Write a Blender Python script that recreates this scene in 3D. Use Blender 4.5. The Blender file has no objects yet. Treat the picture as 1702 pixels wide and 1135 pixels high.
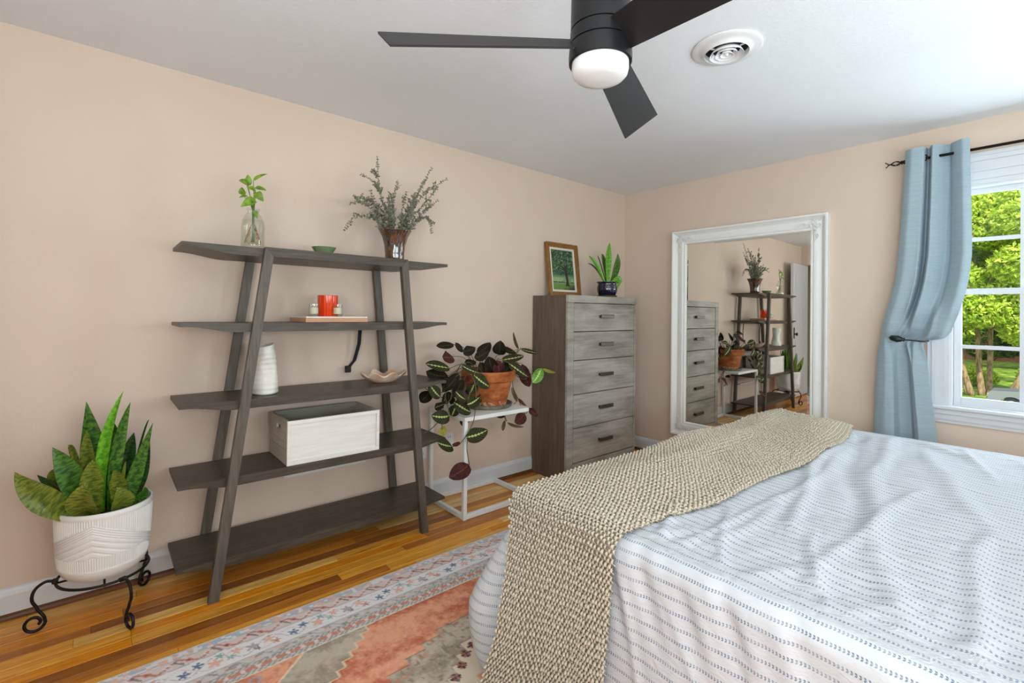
import bpy, bmesh, math, random
import numpy as np
from mathutils import Vector, Matrix
SC = bpy.context.scene
COL = SC.collection
PI = math.pi
random.seed(7)
RNG = np.random.default_rng(11)
def s2l(c):
    c = c / 255.0
    return c / 12.92 if c <= .04045 else ((c + .055) / 1.055) ** 2.4
def rgb(r, g, b): return (s2l(r), s2l(g), s2l(b), 1)

# ---------------------------------------------------------------- camera
cam_d = bpy.data.cameras.new('camera'); cam = bpy.data.objects.new('camera', cam_d); COL.objects.link(cam)
YAW, PITCH, ROLL = 0.861452466, 0.00788931205, 0.0116305014
_f = Vector((math.cos(YAW) * math.cos(PITCH), math.sin(YAW) * math.cos(PITCH), math.sin(PITCH)))
_r = Vector((math.sin(YAW), -math.cos(YAW), 0)); _u = _r.cross(_f)
_r2 = math.cos(ROLL) * _r + math.sin(ROLL) * _u; _u2 = -math.sin(ROLL) * _r + math.cos(ROLL) * _u
cam.matrix_world = Matrix(((_r2.x, _u2.x, -_f.x, -3.88688), (_r2.y, _u2.y, -_f.y, -2.84073), (_r2.z, _u2.z, -_f.z, 1.27526), (0, 0, 0, 1)))
cam_d.sensor_width = 36; cam_d.lens = 795.087 / 1702 * 36; cam_d.shift_y = -(567.5 - 514.025) / 1702
cam_d.clip_start = .02; cam_d.clip_end = 300
SC.camera = cam
# ---------------------------------------------------------------- world, sun, area lights, exposure
w = bpy.data.worlds.new('sky'); SC.world = w; w.use_nodes = True
bg = w.node_tree.nodes['Background']; bg.inputs[0].default_value = (.86, .93, 1, 1); bg.inputs[1].default_value = 1.5
def light(kind, name, loc, energy, color, **k):
    d = bpy.data.lights.new(name, kind); d.energy = energy; d.color = color
    o = bpy.data.objects.new(name, d); COL.objects.link(o); o.location = loc
    for a, b in k.items():
        if a == 'rot': o.rotation_euler = b
        else: setattr(d, a, b)
    return o
sun = light('SUN', 'sun', (0, 0, 10), 5.0, (1, .94, .82), angle=.01)
sun.rotation_euler = Vector((.62, .30, -.72)).to_track_quat('-Z', 'Y').to_euler()
# daylight entering by the visible window's far half; added fill lamps at near and back wall, tilted up as bounce
light('AREA', 'daylight_window', (.30, -3.03, 1.45), 42, (.74, .87, 1), shape='RECTANGLE', size=1.25, size_y=.5, rot=(0, PI / 2, 0))
light('AREA', 'fill_near_wall', (-2.6, -4.42, 1.5), 78, (.79, .93, 1), shape='RECTANGLE', size=2.6, size_y=1.3, rot=(PI / 2 + .6, 0, 0))  # added fill at an assumed near-wall window, aimed up for ceiling bounce
light('AREA', 'fill_back_wall', (-4.98, -3.4, 1.5), 98, (.80, .935, 1), shape='RECTANGLE', size=1.6, size_y=1.4, rot=(0, -PI / 2 - .75, 0))  # added unseen fill lamp aimed up; no opening at this spot
SC.view_settings.view_transform = 'Standard'; SC.view_settings.look = 'None'
SC.view_settings.gamma = 1; SC.view_settings.use_curve_mapping = False; SC.view_settings.exposure = 0.15

# ---------------------------------------------------------------- helpers
class MB:
    """collects geometry in world coordinates; build() links it as ONE mesh object"""
    def __init__(s): s.v = []; s.f = []; s.uv = []; s.n = 0; s.mi = []
    def add(s, v, f, uv=None, mi=0):
        v = np.asarray(v, float).reshape(-1, 3); b = s.n
        s.v.append(v); s.n += len(v)
        for k in f: s.f.append([i + b for i in k]); s.mi.append(mi)
        s.uv.append(np.zeros((len(v), 2)) if uv is None else np.asarray(uv, float))
        return s
    def box(s, x0, x1, y0, y1, z0, z1, mi=0, M=None, ch=0.0):
        if ch:
            c = ch; bm = bmesh.new(); bmesh.ops.create_cube(bm, size=1)
            for v in bm.verts: v.co = ((x0 + x1) / 2 + v.co.x * (x1 - x0), (y0 + y1) / 2 + v.co.y * (y1 - y0), (z0 + z1) / 2 + v.co.z * (z1 - z0))
            bmesh.ops.bevel(bm, geom=bm.edges[:], offset=c, segments=1, affect='EDGES')
            v = [t.co[:] for t in bm.verts]; bm.verts.index_update(); f = [[t.index for t in g.verts] for g in bm.faces]; bm.free()
        else:
            v = [(x, y, z) for x in (x0, x1) for y in (y0, y1) for z in (z0, z1)]
            f = [(0, 1, 3, 2), (4, 6, 7, 5), (0, 4, 5, 1), (2, 3, 7, 6), (0, 2, 6, 4), (1, 5, 7, 3)]
        if M is not None: v = [M @ Vector(t) for t in v]
        return s.add(v, f, mi=mi)
    def prism(s, poly, a0, a1, axis='y', mi=0):
        """poly of 2D points extruded along axis; (x,z) for 'y', (y,z) for 'x', (x,y) for 'z'"""
        def P(p, a): return {'y': (p[0], a, p[1]), 'x': (a, p[0], p[1]), 'z': (p[0], p[1], a)}[axis]
        n = len(poly); v = [P(p, a0) for p in poly] + [P(p, a1) for p in poly]
        f = [list(range(n))[::-1], list(range(n, 2 * n))] + [(i, (i + 1) % n, n + (i + 1) % n, n + i) for i in range(n)]
        return s.add(v, f, mi=mi)
    def lathe(s, prof, c=(0, 0, 0), n=32, mi=0, sq=1.0, close=True):
        prof = list(prof); m = len(prof); v = []; uv = []
        for j, (r, z) in enumerate(prof):
            for i in range(n):
                a = 2 * PI * i / n; v.append((c[0] + r * math.cos(a), c[1] + r * sq * math.sin(a), c[2] + z)); uv.append((i / n, z))
        f = [(j * n + i, j * n + (i + 1) % n, (j + 1) * n + (i + 1) % n, (j + 1) * n + i) for j in range(m - 1) for i in range(n)]
        if close:
            if prof[0][0] > 1e-5: f.append(list(range(n))[::-1])
            if prof[-1][0] > 1e-5: f.append([(m - 1) * n + i for i in range(n)])
        return s.add(v, f, uv, mi)
    def tube(s, pts, r, n=8, mi=0, cap=True):
        P = [Vector(p) for p in pts]; m = len(P)
        rr = r if hasattr(r, '__len__') else [r] * m
        v = []; up = Vector((0, 0, 1)); prev = None
        for i, p in enumerate(P):
            t = (P[min(i + 1, m - 1)] - P[max(i - 1, 0)])
            t = t.normalized() if t.length > 1e-9 else Vector((0, 0, 1))
            if prev is None: a = t.cross(up if abs(t.z) < .9 else Vector((1, 0, 0))).normalized()
            else:
                a = prev - t * prev.dot(t)
                a = a.normalized() if a.length > 1e-6 else t.orthogonal().normalized()
            prev = a; b = t.cross(a)
            for k in range(n):
                q = 2 * PI * k / n; v.append(p + (a * math.cos(q) + b * math.sin(q)) * rr[i])
        f = [(i * n + k, i * n + (k + 1) % n, (i + 1) * n + (k + 1) % n, (i + 1) * n + k) for i in range(m - 1) for k in range(n)]
        if cap: f += [list(range(n))[::-1], [(m - 1) * n + k for k in range(n)]]
        return s.add([tuple(t) for t in v], f, mi=mi)
    def grid(s, V, UV=None, mi=0, flip=False):
        V = np.asarray(V, float); a, b = V.shape[:2]
        i = np.arange(a * b).reshape(a, b)
        q = np.stack([i[:-1, :-1], i[1:, :-1], i[1:, 1:], i[:-1, 1:]], -1).reshape(-1, 4)
        if flip: q = q[:, ::-1]
        return s.add(V.reshape(-1, 3), q.tolist(), None if UV is None else np.asarray(UV).reshape(-1, 2), mi)
    def build(s, name, mats, parent=None, smooth=False, origin=None, angle=None, **props):
        v = np.concatenate(s.v); uv = np.concatenate(s.uv)
        o0 = np.array(root_loc(parent)) if parent is not None else np.array(origin if origin is not None else (0, 0, 0), float)
        me = bpy.data.meshes.new(name); me.from_pydata((v - o0).tolist(), [], s.f); me.update()
        bm = bmesh.new(); bm.from_mesh(me); bmesh.ops.recalc_face_normals(bm, faces=bm.faces) if props.pop('recalc', True) else None
        bm.to_mesh(me); bm.free()
        if np.any(uv):
            ul = me.uv_layers.new(name='UVMap'); li = np.empty(len(me.loops), int); me.loops.foreach_get('vertex_index', li)
            ul.data.foreach_set('uv', uv[li].ravel())
        for m in (mats if isinstance(mats, (list, tuple)) else [mats]): me.materials.append(m)
        if any(s.mi): me.polygons.foreach_set('material_index', s.mi)
        if smooth:
            me.polygons.foreach_set('use_smooth', [True] * len(me.polygons))
            if angle: me.set_sharp_from_angle(angle=angle)
        o = bpy.data.objects.new(name, me); COL.objects.link(o)
        if parent is not None: o.parent = parent
        else: o.location = o0
        for k, x in props.items(): o[k] = x
        return o
def root_loc(o):
    while o.parent is not None: o = o.parent
    return tuple(o.location)
def thing(name, label, cat, loc=(0, 0, 0), group=None):
    o = bpy.data.objects.new(name, None); COL.objects.link(o); o.location = loc; o.empty_display_size = .05
    o['label'] = label; o['category'] = cat
    if group: o['group'] = group
    return o
def tag(o, label, cat, group=None):
    o['label'] = label; o['category'] = cat
    if group: o['group'] = group
    return o
def struct(o): o['kind'] = 'structure'; return o
def copy_tree(o, parent=None):
    c = o.copy(); COL.objects.link(c)
    if parent is not None: c.parent = parent
    for ch in list(o.children): copy_tree(ch, c)
    return c
def hsh(*a):
    x = np.zeros_like(np.asarray(a[0], float))
    for i, t in enumerate(a): x = x + np.asarray(t, float) * (127.1 + 184.6 * i)
    return np.modf(np.abs(np.sin(x) * 43758.5453))[0]
def vnoise(x, y, seed=0):
    x = np.asarray(x, float); y = np.asarray(y, float)
    xi = np.floor(x); yi = np.floor(y); xf = x - xi; yf = y - yi
    xf = xf * xf * (3 - 2 * xf); yf = yf * yf * (3 - 2 * yf)
    h = lambda a, b: hsh(a + seed * 17.3, b + seed * 3.1)
    return (h(xi, yi) * (1 - xf) + h(xi + 1, yi) * xf) * (1 - yf) + (h(xi, yi + 1) * (1 - xf) + h(xi + 1, yi + 1) * xf) * yf
def smooth(a, b, x):
    t = np.clip((np.asarray(x, float) - a) / (b - a), 0, 1); return t * t * (3 - 2 * t)

# ---------------------------------------------------------------- materials
class Mat:
    def __init__(s, name, color=(.5, .5, .5, 1), rough=.5, metal=0, spec=.5, **k):
        s.m = bpy.data.materials.new(name); s.m.use_nodes = True; s.t = s.m.node_tree
        s.b = s.t.nodes['Principled BSDF']; s.out = s.t.nodes['Material Output']
        s.b.inputs['Base Color'].default_value = color; s.b.inputs['Roughness'].default_value = rough
        s.b.inputs['Metallic'].default_value = metal; s.b.inputs['Specular IOR Level'].default_value = spec
        for a, v in k.items(): s.b.inputs[a.replace('_', ' ')].default_value = v
    def n(s, kind, **k):
        nd = s.t.nodes.new('ShaderNode' + kind)
        for a, v in k.items():
            if a.startswith('i_'): nd.inputs[int(a[2:]) if a[2:].isdigit() else a[2:].replace('_', ' ')].default_value = v
            else: setattr(nd, a, v)
        return nd
    def l(s, a, b): s.t.links.new(a, b)
    def coord(s, kind='Object', scale=(1, 1, 1), pos=False):
        o = s.n('NewGeometry').outputs['Position'] if pos else s.n('TexCoord').outputs[kind]
        mp = s.n('Mapping'); mp.inputs['Scale'].default_value = scale; s.l(o, mp.inputs[0]); return mp.outputs[0]
    def noise(s, vec, scale=5, detail=4, rough=.55, dist=0):
        nd = s.n('TexNoise', i_Scale=scale, i_Detail=detail, i_Roughness=rough, i_Distortion=dist); s.l(vec, nd.inputs['Vector']); return nd.outputs[0]
    def ramp(s, fac, stops):
        nd = s.n('ValToRGB'); r = nd.color_ramp
        while len(r.elements) < len(stops): r.elements.new(.5)
        for e, (p, c) in zip(r.elements, stops): e.position = p; e.color = c
        s.l(fac, nd.inputs[0]); return nd.outputs[0]
    def mix(s, fac, a, b, mode='MIX'):
        nd = s.n('Mix', data_type='RGBA', blend_type=mode)
        for x, i in ((fac, 0), (a, 6), (b, 7)):
            if isinstance(x, (int, float, tuple)): nd.inputs[i].default_value = x
            else: s.l(x, nd.inputs[i])
        return nd.outputs[2]
    def math(s, op, a, b=0.0, c=None):
        nd = s.n('Math', operation=op)
        for x, i in ((a, 0), (b, 1), (c, 2)):
            if x is None: continue
            if isinstance(x, (int, float)): nd.inputs[i].default_value = x
            else: s.l(x, nd.inputs[i])
        return nd.outputs[0]
    def color(s, sock): s.l(sock, s.b.inputs['Base Color']); return s
    def bump(s, h, strength=.3, dist=.002):
        nd = s.n('Bump', i_Strength=strength, i_Distance=dist); s.l(h, nd.inputs['Height']); s.l(nd.outputs[0], s.b.inputs['Normal']); return s
def plain(name, c, rough=.5, metal=0, spec=.5, bump=None, **k):
    m = Mat(name, rgb(*c), rough, metal, spec, **k)
    if bump:
        sc, st, di = bump; m.bump(m.noise(m.coord(pos=True), sc, 3), st, di)
    return m.m
def mk_wood(name, dark, mid, light, axis, rough=.5, scale=1.0, blotch=.5, spec=.4):
    m = Mat(name, rough=rough, spec=spec); sc = [22 * scale] * 3; sc[axis] = 1.6 * scale
    g = m.noise(m.coord(pos=True, scale=tuple(sc)), 3.2, 8, .65, .6)
    sc2 = [5 * scale] * 3; sc2[axis] = 1.5 * scale
    bl = m.noise(m.coord(pos=True, scale=tuple(sc2)), 2.0, 4, .6)
    c = m.ramp(g, [(.28, rgb(*dark)), (.5, rgb(*mid)), (.72, rgb(*light))])
    c = m.mix(blotch, c, m.ramp(bl, [(.3, rgb(*dark)), (.7, rgb(*light))]), 'MIX')
    m.color(c); m.bump(g, .25, .0015); return m.m

MT = {}
def paint(name, c, noise_amt=6, bscale=110, bst=.25, bd=.0018, rough=.7):
    m = Mat(name, rough=rough, spec=.25)
    n1 = m.noise(m.coord(pos=True), 1.3, 3)
    lo = tuple(max(0, x - noise_amt) for x in c); hi = tuple(min(255, x + noise_amt) for x in c)
    m.color(m.ramp(n1, [(.35, rgb(*lo)), (.65, rgb(*hi))])); m.bump(m.noise(m.coord(pos=True), bscale, 4, .6), bst, bd); return m.m
MT['wall'] = paint('peach_wall_paint', (222, 202, 184), 2, 45, .35, .003)
MT['ceil'] = paint('ceiling_paint', (238, 240, 243), 2, 60, .5, .004)
MT['trim'] = plain('white_trim_paint', (216, 218, 221), .35, bump=(30, .1, .001))
MT['shoe'] = mk_wood('stained_shoe_moulding', (70, 38, 16), (104, 60, 26), (130, 80, 36), 0, .4)
MT['dark_wood_x'] = mk_wood('charcoal_brown_wood_along_x', (48, 42, 35), (70, 62, 53), (98, 89, 78), 0, .42, 1.2, .25)
MT['dark_wood_z'] = mk_wood('charcoal_brown_wood_along_z', (64, 58, 50), (88, 81, 72), (114, 107, 96), 2, .45, 1.2, .25)
MT['dresser_front'] = mk_wood('weathered_grey_laminate', (108, 103, 94), (158, 152, 142), (200, 195, 184), 0, .5, .6, .6)
MT['dresser_side'] = mk_wood('weathered_brown_laminate_shaded', (74, 60, 48), (100, 84, 70), (122, 106, 92), 2, .5, .6, .4)  # darker brown than the front: the side's shade is put into the colour
MT['white_metal'] = plain('white_powder_coated_steel', (236, 236, 234), .35)
MT['black'] = plain('matt_black_fan_metal', (24, 24, 25), .38, .3)
MT['bronze'] = plain('dark_bronze_metal', (48, 38, 30), .4, .7)
MT['iron'] = plain('black_wrought_iron', (34, 32, 33), .42, .6)
MT['opal'] = plain('opal_white_glass', (236, 236, 234), .25, 0, .5, Subsurface_Weight=.2)
MT['webbing'] = plain('black_webbing', (18, 19, 26), .8, bump=(900, .5, .001))
MT['plastic'] = plain('white_plastic', (232, 230, 226), .4)
MT['soil'] = plain('dark_potting_soil', (46, 34, 26), .95, bump=(160, 1, .006))
MT['void'] = plain('dark_duct_interior', (8, 8, 8), .9)
def glassy(name, tint, fac=.08, rough=.02):
    m = Mat(name); tr = m.n('BsdfTransparent'); tr.inputs[0].default_value = tint
    gl = m.n('BsdfGlossy'); gl.inputs['Roughness'].default_value = rough
    fr = m.n('Fresnel', i_IOR=1.45); mx = m.n('MixShader')
    lw = m.n('LayerWeight', i_Blend=.25); m.l(m.math('MINIMUM', m.math('ADD', m.math('MULTIPLY', lw.outputs['Facing'], fac), fac * .12), .6), mx.inputs[0]); m.l(tr.outputs[0], mx.inputs[1]); m.l(gl.outputs[0], mx.inputs[2]); m.l(mx.outputs[0], m.out.inputs[0])
    return m.m
MT['pane'] = glassy('window_glass', (.97, .99, .98, 1), .12)
MT['jar'] = glassy('clear_jar_glass', (.93, .95, .94, 1), .5)
MT['water'] = glassy('water', (.96, .97, .92, 1), .15)
MT['mirror'] = plain('silvered_mirror', (232, 232, 226), .01, 1)
# ---------------------------------------------------------------- measured plant shapes (metres)
SNAKE = [((-3.981,-0.3,0.485),(-4.068,-0.31,0.568),(-4.118,-0.34,0.675),0.09),((-3.939,-0.26,0.545),(-3.981,-0.27,0.622),(-4.023,-0.28,0.735),0.082),((-3.978,-0.2,0.49),(-4.016,-0.21,0.554),(-4.068,-0.22,0.623),0.046),((-3.901,-0.15,0.505),(-3.903,-0.16,0.656),(-3.929,-0.17,0.884),0.099),((-3.916,-0.18,0.566),(-3.921,-0.19,0.656),(-3.926,-0.2,0.772),0.05),((-3.875,-0.26,0.564),(-3.867,-0.27,0.746),(-3.812,-0.28,0.933),0.041),((-3.842,-0.24,0.59),(-3.826,-0.25,0.711),(-3.788,-0.26,0.881),0.048),((-3.933,-0.34,0.472),(-3.93,-0.35,0.533),(-3.922,-0.36,0.6),0.097),((-3.907,-0.28,0.53),(-3.908,-0.29,0.593),(-3.905,-0.3,0.67),0.073),((-3.771,-0.22,0.455),(-3.766,-0.23,0.597),(-3.709,-0.24,0.78),0.054),((-3.762,-0.19,0.459),(-3.744,-0.2,0.574),(-3.718,-0.21,0.705),0.064),((-3.805,-0.32,0.46),(-3.817,-0.33,0.504),(-3.829,-0.34,0.555),0.08),((-3.816,-0.27,0.52),(-3.824,-0.28,0.558),(-3.842,-0.29,0.61),0.056),((-3.813,-0.14,0.533),(-3.787,-0.15,0.632),(-3.77,-0.16,0.731),0.059),((-3.852,-0.13,0.538),(-3.846,-0.14,0.661),(-3.836,-0.15,0.777),0.086),((-3.955,-0.12,0.636),(-3.966,-0.13,0.665),(-3.98,-0.14,0.694),0.026),((-3.751,-0.15,0.646),(-3.74,-0.16,0.713),(-3.718,-0.17,0.78),0.008),((-3.747,-0.22,0.449),(-3.738,-0.23,0.475),(-3.735,-0.24,0.507),0.038),((-4.006,-0.2,0.53),(-4.013,-0.21,0.576),(-4.022,-0.22,0.636),0.046),((-3.816,-0.26,0.531),(-3.809,-0.27,0.586),(-3.801,-0.28,0.64),0.014)]
SNAKE_SMALL = [((-0.534,-0.22,1.6),(-0.541,-0.22,1.755),(-0.519,-0.22,1.904),0.065),((-0.612,-0.24,1.594),(-0.715,-0.24,1.674),(-0.823,-0.24,1.759),0.059),((-0.454,-0.2,1.605),(-0.392,-0.2,1.7),(-0.38,-0.2,1.821),0.063),((-0.506,-0.17,1.638),(-0.534,-0.17,1.737),(-0.571,-0.17,1.798),0.039),((-0.588,-0.2,1.609),(-0.674,-0.2,1.658),(-0.791,-0.2,1.701),0.022),((-0.511,-0.16,1.638),(-0.575,-0.16,1.729),(-0.61,-0.16,1.782),0.011),((-0.528,-0.27,1.592),(-0.456,-0.27,1.58),(-0.477,-0.27,1.492),0.061)]
MARANTA = [((-2.123,-0.2,1.066),(-2.263,-0.21,1.06),0.052,'dark',1),((-2.109,-0.2,1.077),(-2.052,-0.21,1.016),0.032,'dark',1),((-2.064,-0.22,1.021),(-1.968,-0.23,1.042),0.056,'dark',1),((-2.145,-0.22,0.989),(-2.229,-0.23,0.994),0.079,'under',1),((-2.215,-0.3,0.923),(-2.399,-0.31,0.965),0.064,'rib',1),((-2.195,-0.25,0.867),(-2.364,-0.26,0.911),0.066,'dark',1),((-2.188,-0.38,0.951),(-2.05,-0.39,0.89),0.037,'rib',1),((-2.115,-0.42,0.887),(-1.997,-0.43,0.802),0.068,'rib',1),((-1.935,-0.22,0.979),(-1.84,-0.23,1.071),0.07,'dark',1),((-2.007,-0.27,0.978),(-1.894,-0.28,1.022),0.056,'dark',1),((-1.717,-0.18,0.974),(-1.716,-0.19,1.078),0.082,'dark',1),((-1.575,-0.2,0.986),(-1.743,-0.21,1.028),0.053,'dark',1),((-1.766,-0.26,0.948),(-1.56,-0.27,0.968),0.05,'rib',1),((-1.551,-0.2,1.011),(-1.615,-0.21,1.141),0.018,'brown',1),((-1.534,-0.2,1.011),(-1.358,-0.21,0.972),0.031,'rib',0),((-1.733,-0.3,0.929),(-1.553,-0.31,0.815),0.071,'rib',1),((-1.55,-0.24,0.904),(-1.485,-0.25,0.733),0.07,'under',1),((-1.393,-0.28,0.867),(-1.492,-0.29,0.769),0.063,'bright',0),((-1.37,-0.27,0.86),(-1.238,-0.28,0.824),0.023,'yellow',0),((-1.85,-0.28,0.872),(-1.901,-0.29,0.982),0.078,'dark',1),((-1.813,-0.3,0.864),(-1.844,-0.31,0.957),0.07,'under',1),((-1.746,-0.27,0.864),(-1.678,-0.28,0.937),0.063,'dark',1),((-1.899,-0.25,0.873),(-1.954,-0.26,0.942),0.061,'dark',1),((-1.648,-0.2,0.876),(-1.686,-0.21,0.957),0.061,'under',1),((-1.798,-0.18,0.876),(-1.714,-0.19,0.931),0.059,'under',1),((-2.265,-0.42,0.735),(-2.142,-0.43,0.659),0.073,'rib',0),((-2.191,-0.44,0.744),(-2.273,-0.45,0.805),0.062,'rib',0),((-2.188,-0.45,0.716),(-2.1,-0.46,0.752),0.066,'rib',0),((-2.281,-0.4,0.65),(-2.413,-0.41,0.672),0.069,'rib',0),((-2.362,-0.36,0.7),(-2.301,-0.37,0.731),0.043,'dark',0),((-2.357,-0.3,0.793),(-2.432,-0.31,0.737),0.066,'dark',0),((-2.393,-0.36,0.84),(-2.327,-0.37,0.763),0.057,'rib',0),((-2.318,-0.4,0.593),(-2.345,-0.41,0.542),0.043,'yellow',0),((-2.269,-0.42,0.467),(-2.382,-0.43,0.513),0.08,'rib',0),((-2.231,-0.44,0.494),(-2.294,-0.45,0.489),0.022,'under',0),((-2.201,-0.46,0.522),(-2.039,-0.47,0.544),0.073,'rib',0),((-2.172,-0.46,0.349),(-2.325,-0.47,0.304),0.081,'under',0),((-1.724,-0.25,0.556),(-1.814,-0.26,0.569),0.034,'dark',0),((-1.718,-0.25,0.521),(-1.747,-0.26,0.451),0.021,'brown',0),((-1.557,-0.28,0.552),(-1.663,-0.29,0.504),0.065,'under',0),((-1.516,-0.28,0.586),(-1.428,-0.29,0.524),0.039,'under',0),((-1.622,-0.28,0.668),(-1.549,-0.29,0.609),0.021,'under',0),((-1.634,-0.22,0.743),(-1.584,-0.23,0.63),0.022,'brown',0),((-1.713,-0.27,0.507),(-1.561,-0.28,0.457),0.017,'brown',0),((-2.191,-0.36,0.897),(-2.315,-0.37,0.791),0.056,'dark',1),((-2.236,-0.4,0.883),(-2.311,-0.41,0.821),0.048,'dark',1),((-2.168,-0.38,0.86),(-2.254,-0.39,0.758),0.053,'dark',1),((-2.314,-0.3,0.77),(-2.376,-0.31,0.833),0.048,'dark',0),((-1.974,-0.24,0.95),(-2.07,-0.25,0.948),0.049,'dark',1)]
VINES = [[(-2.124,-0.3,0.952),(-2.266,-0.36,0.829),(-2.319,-0.38,0.655),(-2.331,-0.4,0.57)],[(-2.137,-0.3,0.945),(-2.248,-0.38,0.83),(-2.278,-0.4,0.744),(-2.362,-0.36,0.7)],[(-2.147,-0.36,0.947),(-2.119,-0.44,0.826),(-2.136,-0.46,0.645),(-2.175,-0.46,0.558),(-2.231,-0.44,0.479),(-2.269,-0.42,0.467)],[(-2.18,-0.46,0.555),(-2.191,-0.46,0.451),(-2.172,-0.46,0.349)],[(-1.59,-0.2,0.881),(-1.623,-0.22,0.755),(-1.614,-0.27,0.665),(-1.557,-0.28,0.552),(-1.51,-0.28,0.585)],[(-1.71,-0.24,0.901),(-1.575,-0.27,0.8),(-1.484,-0.28,0.838),(-1.386,-0.28,0.866)],[(-1.648,-0.2,0.902),(-1.551,-0.2,1.011)],[(-1.648,-0.2,0.902),(-1.528,-0.2,1.019)],[(-2.319,-0.38,0.637),(-2.401,-0.38,0.58),(-2.434,-0.36,0.564)],[(-1.639,-0.28,0.644),(-1.705,-0.24,0.573),(-1.71,-0.26,0.513),(-1.724,-0.25,0.547)],[(-2.299,-0.38,0.762),(-2.276,-0.4,0.653)],[(-2.248,-0.38,0.83),(-2.326,-0.32,0.774),(-2.42,-0.3,0.835)],[(-2.138,-0.44,0.827),(-2.181,-0.44,0.728)]]
EUC = [[(-2.599,-0.24,1.746),(-2.639,-0.24,1.882),(-2.678,-0.24,1.98),(-2.692,-0.24,2.162)],[(-2.674,-0.24,1.971),(-2.708,-0.24,2.017),(-2.784,-0.24,2.047)],[(-2.637,-0.24,1.742),(-2.729,-0.26,1.848),(-2.802,-0.28,1.881),(-2.868,-0.3,1.86)],[(-2.638,-0.24,1.759),(-2.706,-0.227,1.815),(-2.808,-0.213,1.809),(-2.86,-0.2,1.73)],[(-2.58,-0.24,1.766),(-2.589,-0.23,1.909),(-2.551,-0.22,2.057)],[(-2.549,-0.24,1.77),(-2.536,-0.25,1.878),(-2.512,-0.26,1.988)],[(-2.537,-0.24,1.754),(-2.441,-0.22,1.952),(-2.309,-0.2,2.188)],[(-2.529,-0.24,1.754),(-2.414,-0.26,1.976),(-2.247,-0.28,2.114)],[(-2.513,-0.24,1.746),(-2.397,-0.27,1.888),(-2.323,-0.3,1.962)],[(-2.513,-0.24,1.746),(-2.393,-0.227,1.858),(-2.325,-0.213,1.847),(-2.298,-0.2,1.776)],[(-2.607,-0.24,1.745),(-2.693,-0.26,1.853),(-2.747,-0.28,1.951)],[(-2.561,-0.24,1.751),(-2.396,-0.23,1.921),(-2.275,-0.22,2.067)],[(-2.619,-0.24,1.744),(-2.655,-0.21,1.831),(-2.724,-0.18,1.917)],[(-2.592,-0.24,1.747),(-2.601,-0.24,1.835),(-2.621,-0.24,1.938)],[(-2.553,-0.24,1.752),(-2.5,-0.27,1.88),(-2.43,-0.3,2.046)],[(-2.599,-0.24,1.746),(-2.666,-0.233,1.879),(-2.737,-0.227,1.907),(-2.791,-0.22,1.92)],[(-2.545,-0.24,1.749),(-2.499,-0.255,1.847),(-2.461,-0.27,1.988)],[(-2.58,-0.24,1.752),(-2.635,-0.27,1.853),(-2.613,-0.3,1.922)]]
POTHOS = [((-3.363,-0.28,1.877),(-3.404,-0.29,1.885),0.035),((-3.362,-0.26,1.873),(-3.362,-0.27,1.926),0.035),((-3.336,-0.26,1.904),(-3.275,-0.27,1.946),0.02),((-3.334,-0.3,1.85),(-3.372,-0.31,1.853),0.029),((-3.33,-0.27,1.868),(-3.281,-0.28,1.86),0.026),((-3.381,-0.27,1.824),(-3.389,-0.28,1.858),0.032),((-3.37,-0.29,1.82),(-3.404,-0.3,1.801),0.014),((-3.338,-0.31,1.804),(-3.4,-0.32,1.756),0.043),((-3.333,-0.3,1.839),(-3.301,-0.31,1.799),0.04),((-3.336,-0.28,1.755),(-3.322,-0.29,1.714),0.026)]
# ================================================================ room shell
XB, YN, H = -5.1, -4.5, 2.44     # back wall, near wall, ceiling height
Z0, Z1, YW0, YW1 = .745, 2.05, -2.371, -3.219      # window opening
b = MB(); b.box(XB - .12, .14, 0, .12, -.02, H); struct(b.build('wall_left', MT['wall']))
b = MB(); T = .14
b.box(0, T, YW0, 0, -.02, H); b.box(0, T, YN, YW1, -.02, H); b.box(0, T, YW1, YW0, -.02, Z0 - .015); b.box(0, T, YW1, YW0, Z1 + .012, H)
struct(b.build('wall_right', MT['wall']))
b = MB(); b.box(XB - .12, T, YN - .12, YN, -.02, H); struct(b.build('wall_near', MT['wall']))
# back wall with a door opening beside the left wall
b = MB(); b.box(XB - .12, XB, YN, -.95, -.02, H); b.box(XB - .12, XB, -.11, 0, -.02, H); b.box(XB - .12, XB, -.95, -.11, 2.12, H)
struct(b.build('wall_back', MT['wall']))
b = MB(); b.box(XB - 1.3, XB - 1.2, -1.8, .4, -.02, H); b.box(XB - 1.2, XB - .12, -1.8, -1.7, -.02, H); b.box(XB - 1.2, XB - .12, .3, .4, -.02, H)
struct(b.build('wall_hall', MT['wall']))
b = MB(); b.box(XB - 1.3, XB - .12, -1.8, .4, H, H + .1); b.box(XB - 1.3, XB - .12, -1.8, .4, -.05, -.02); struct(b.build('trim_3', MT['ceil']))
b = MB(); b.box(XB - .12, T, YN - .12, .12, H, H + .12); struct(b.build('ceiling', MT['ceil']))
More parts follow.
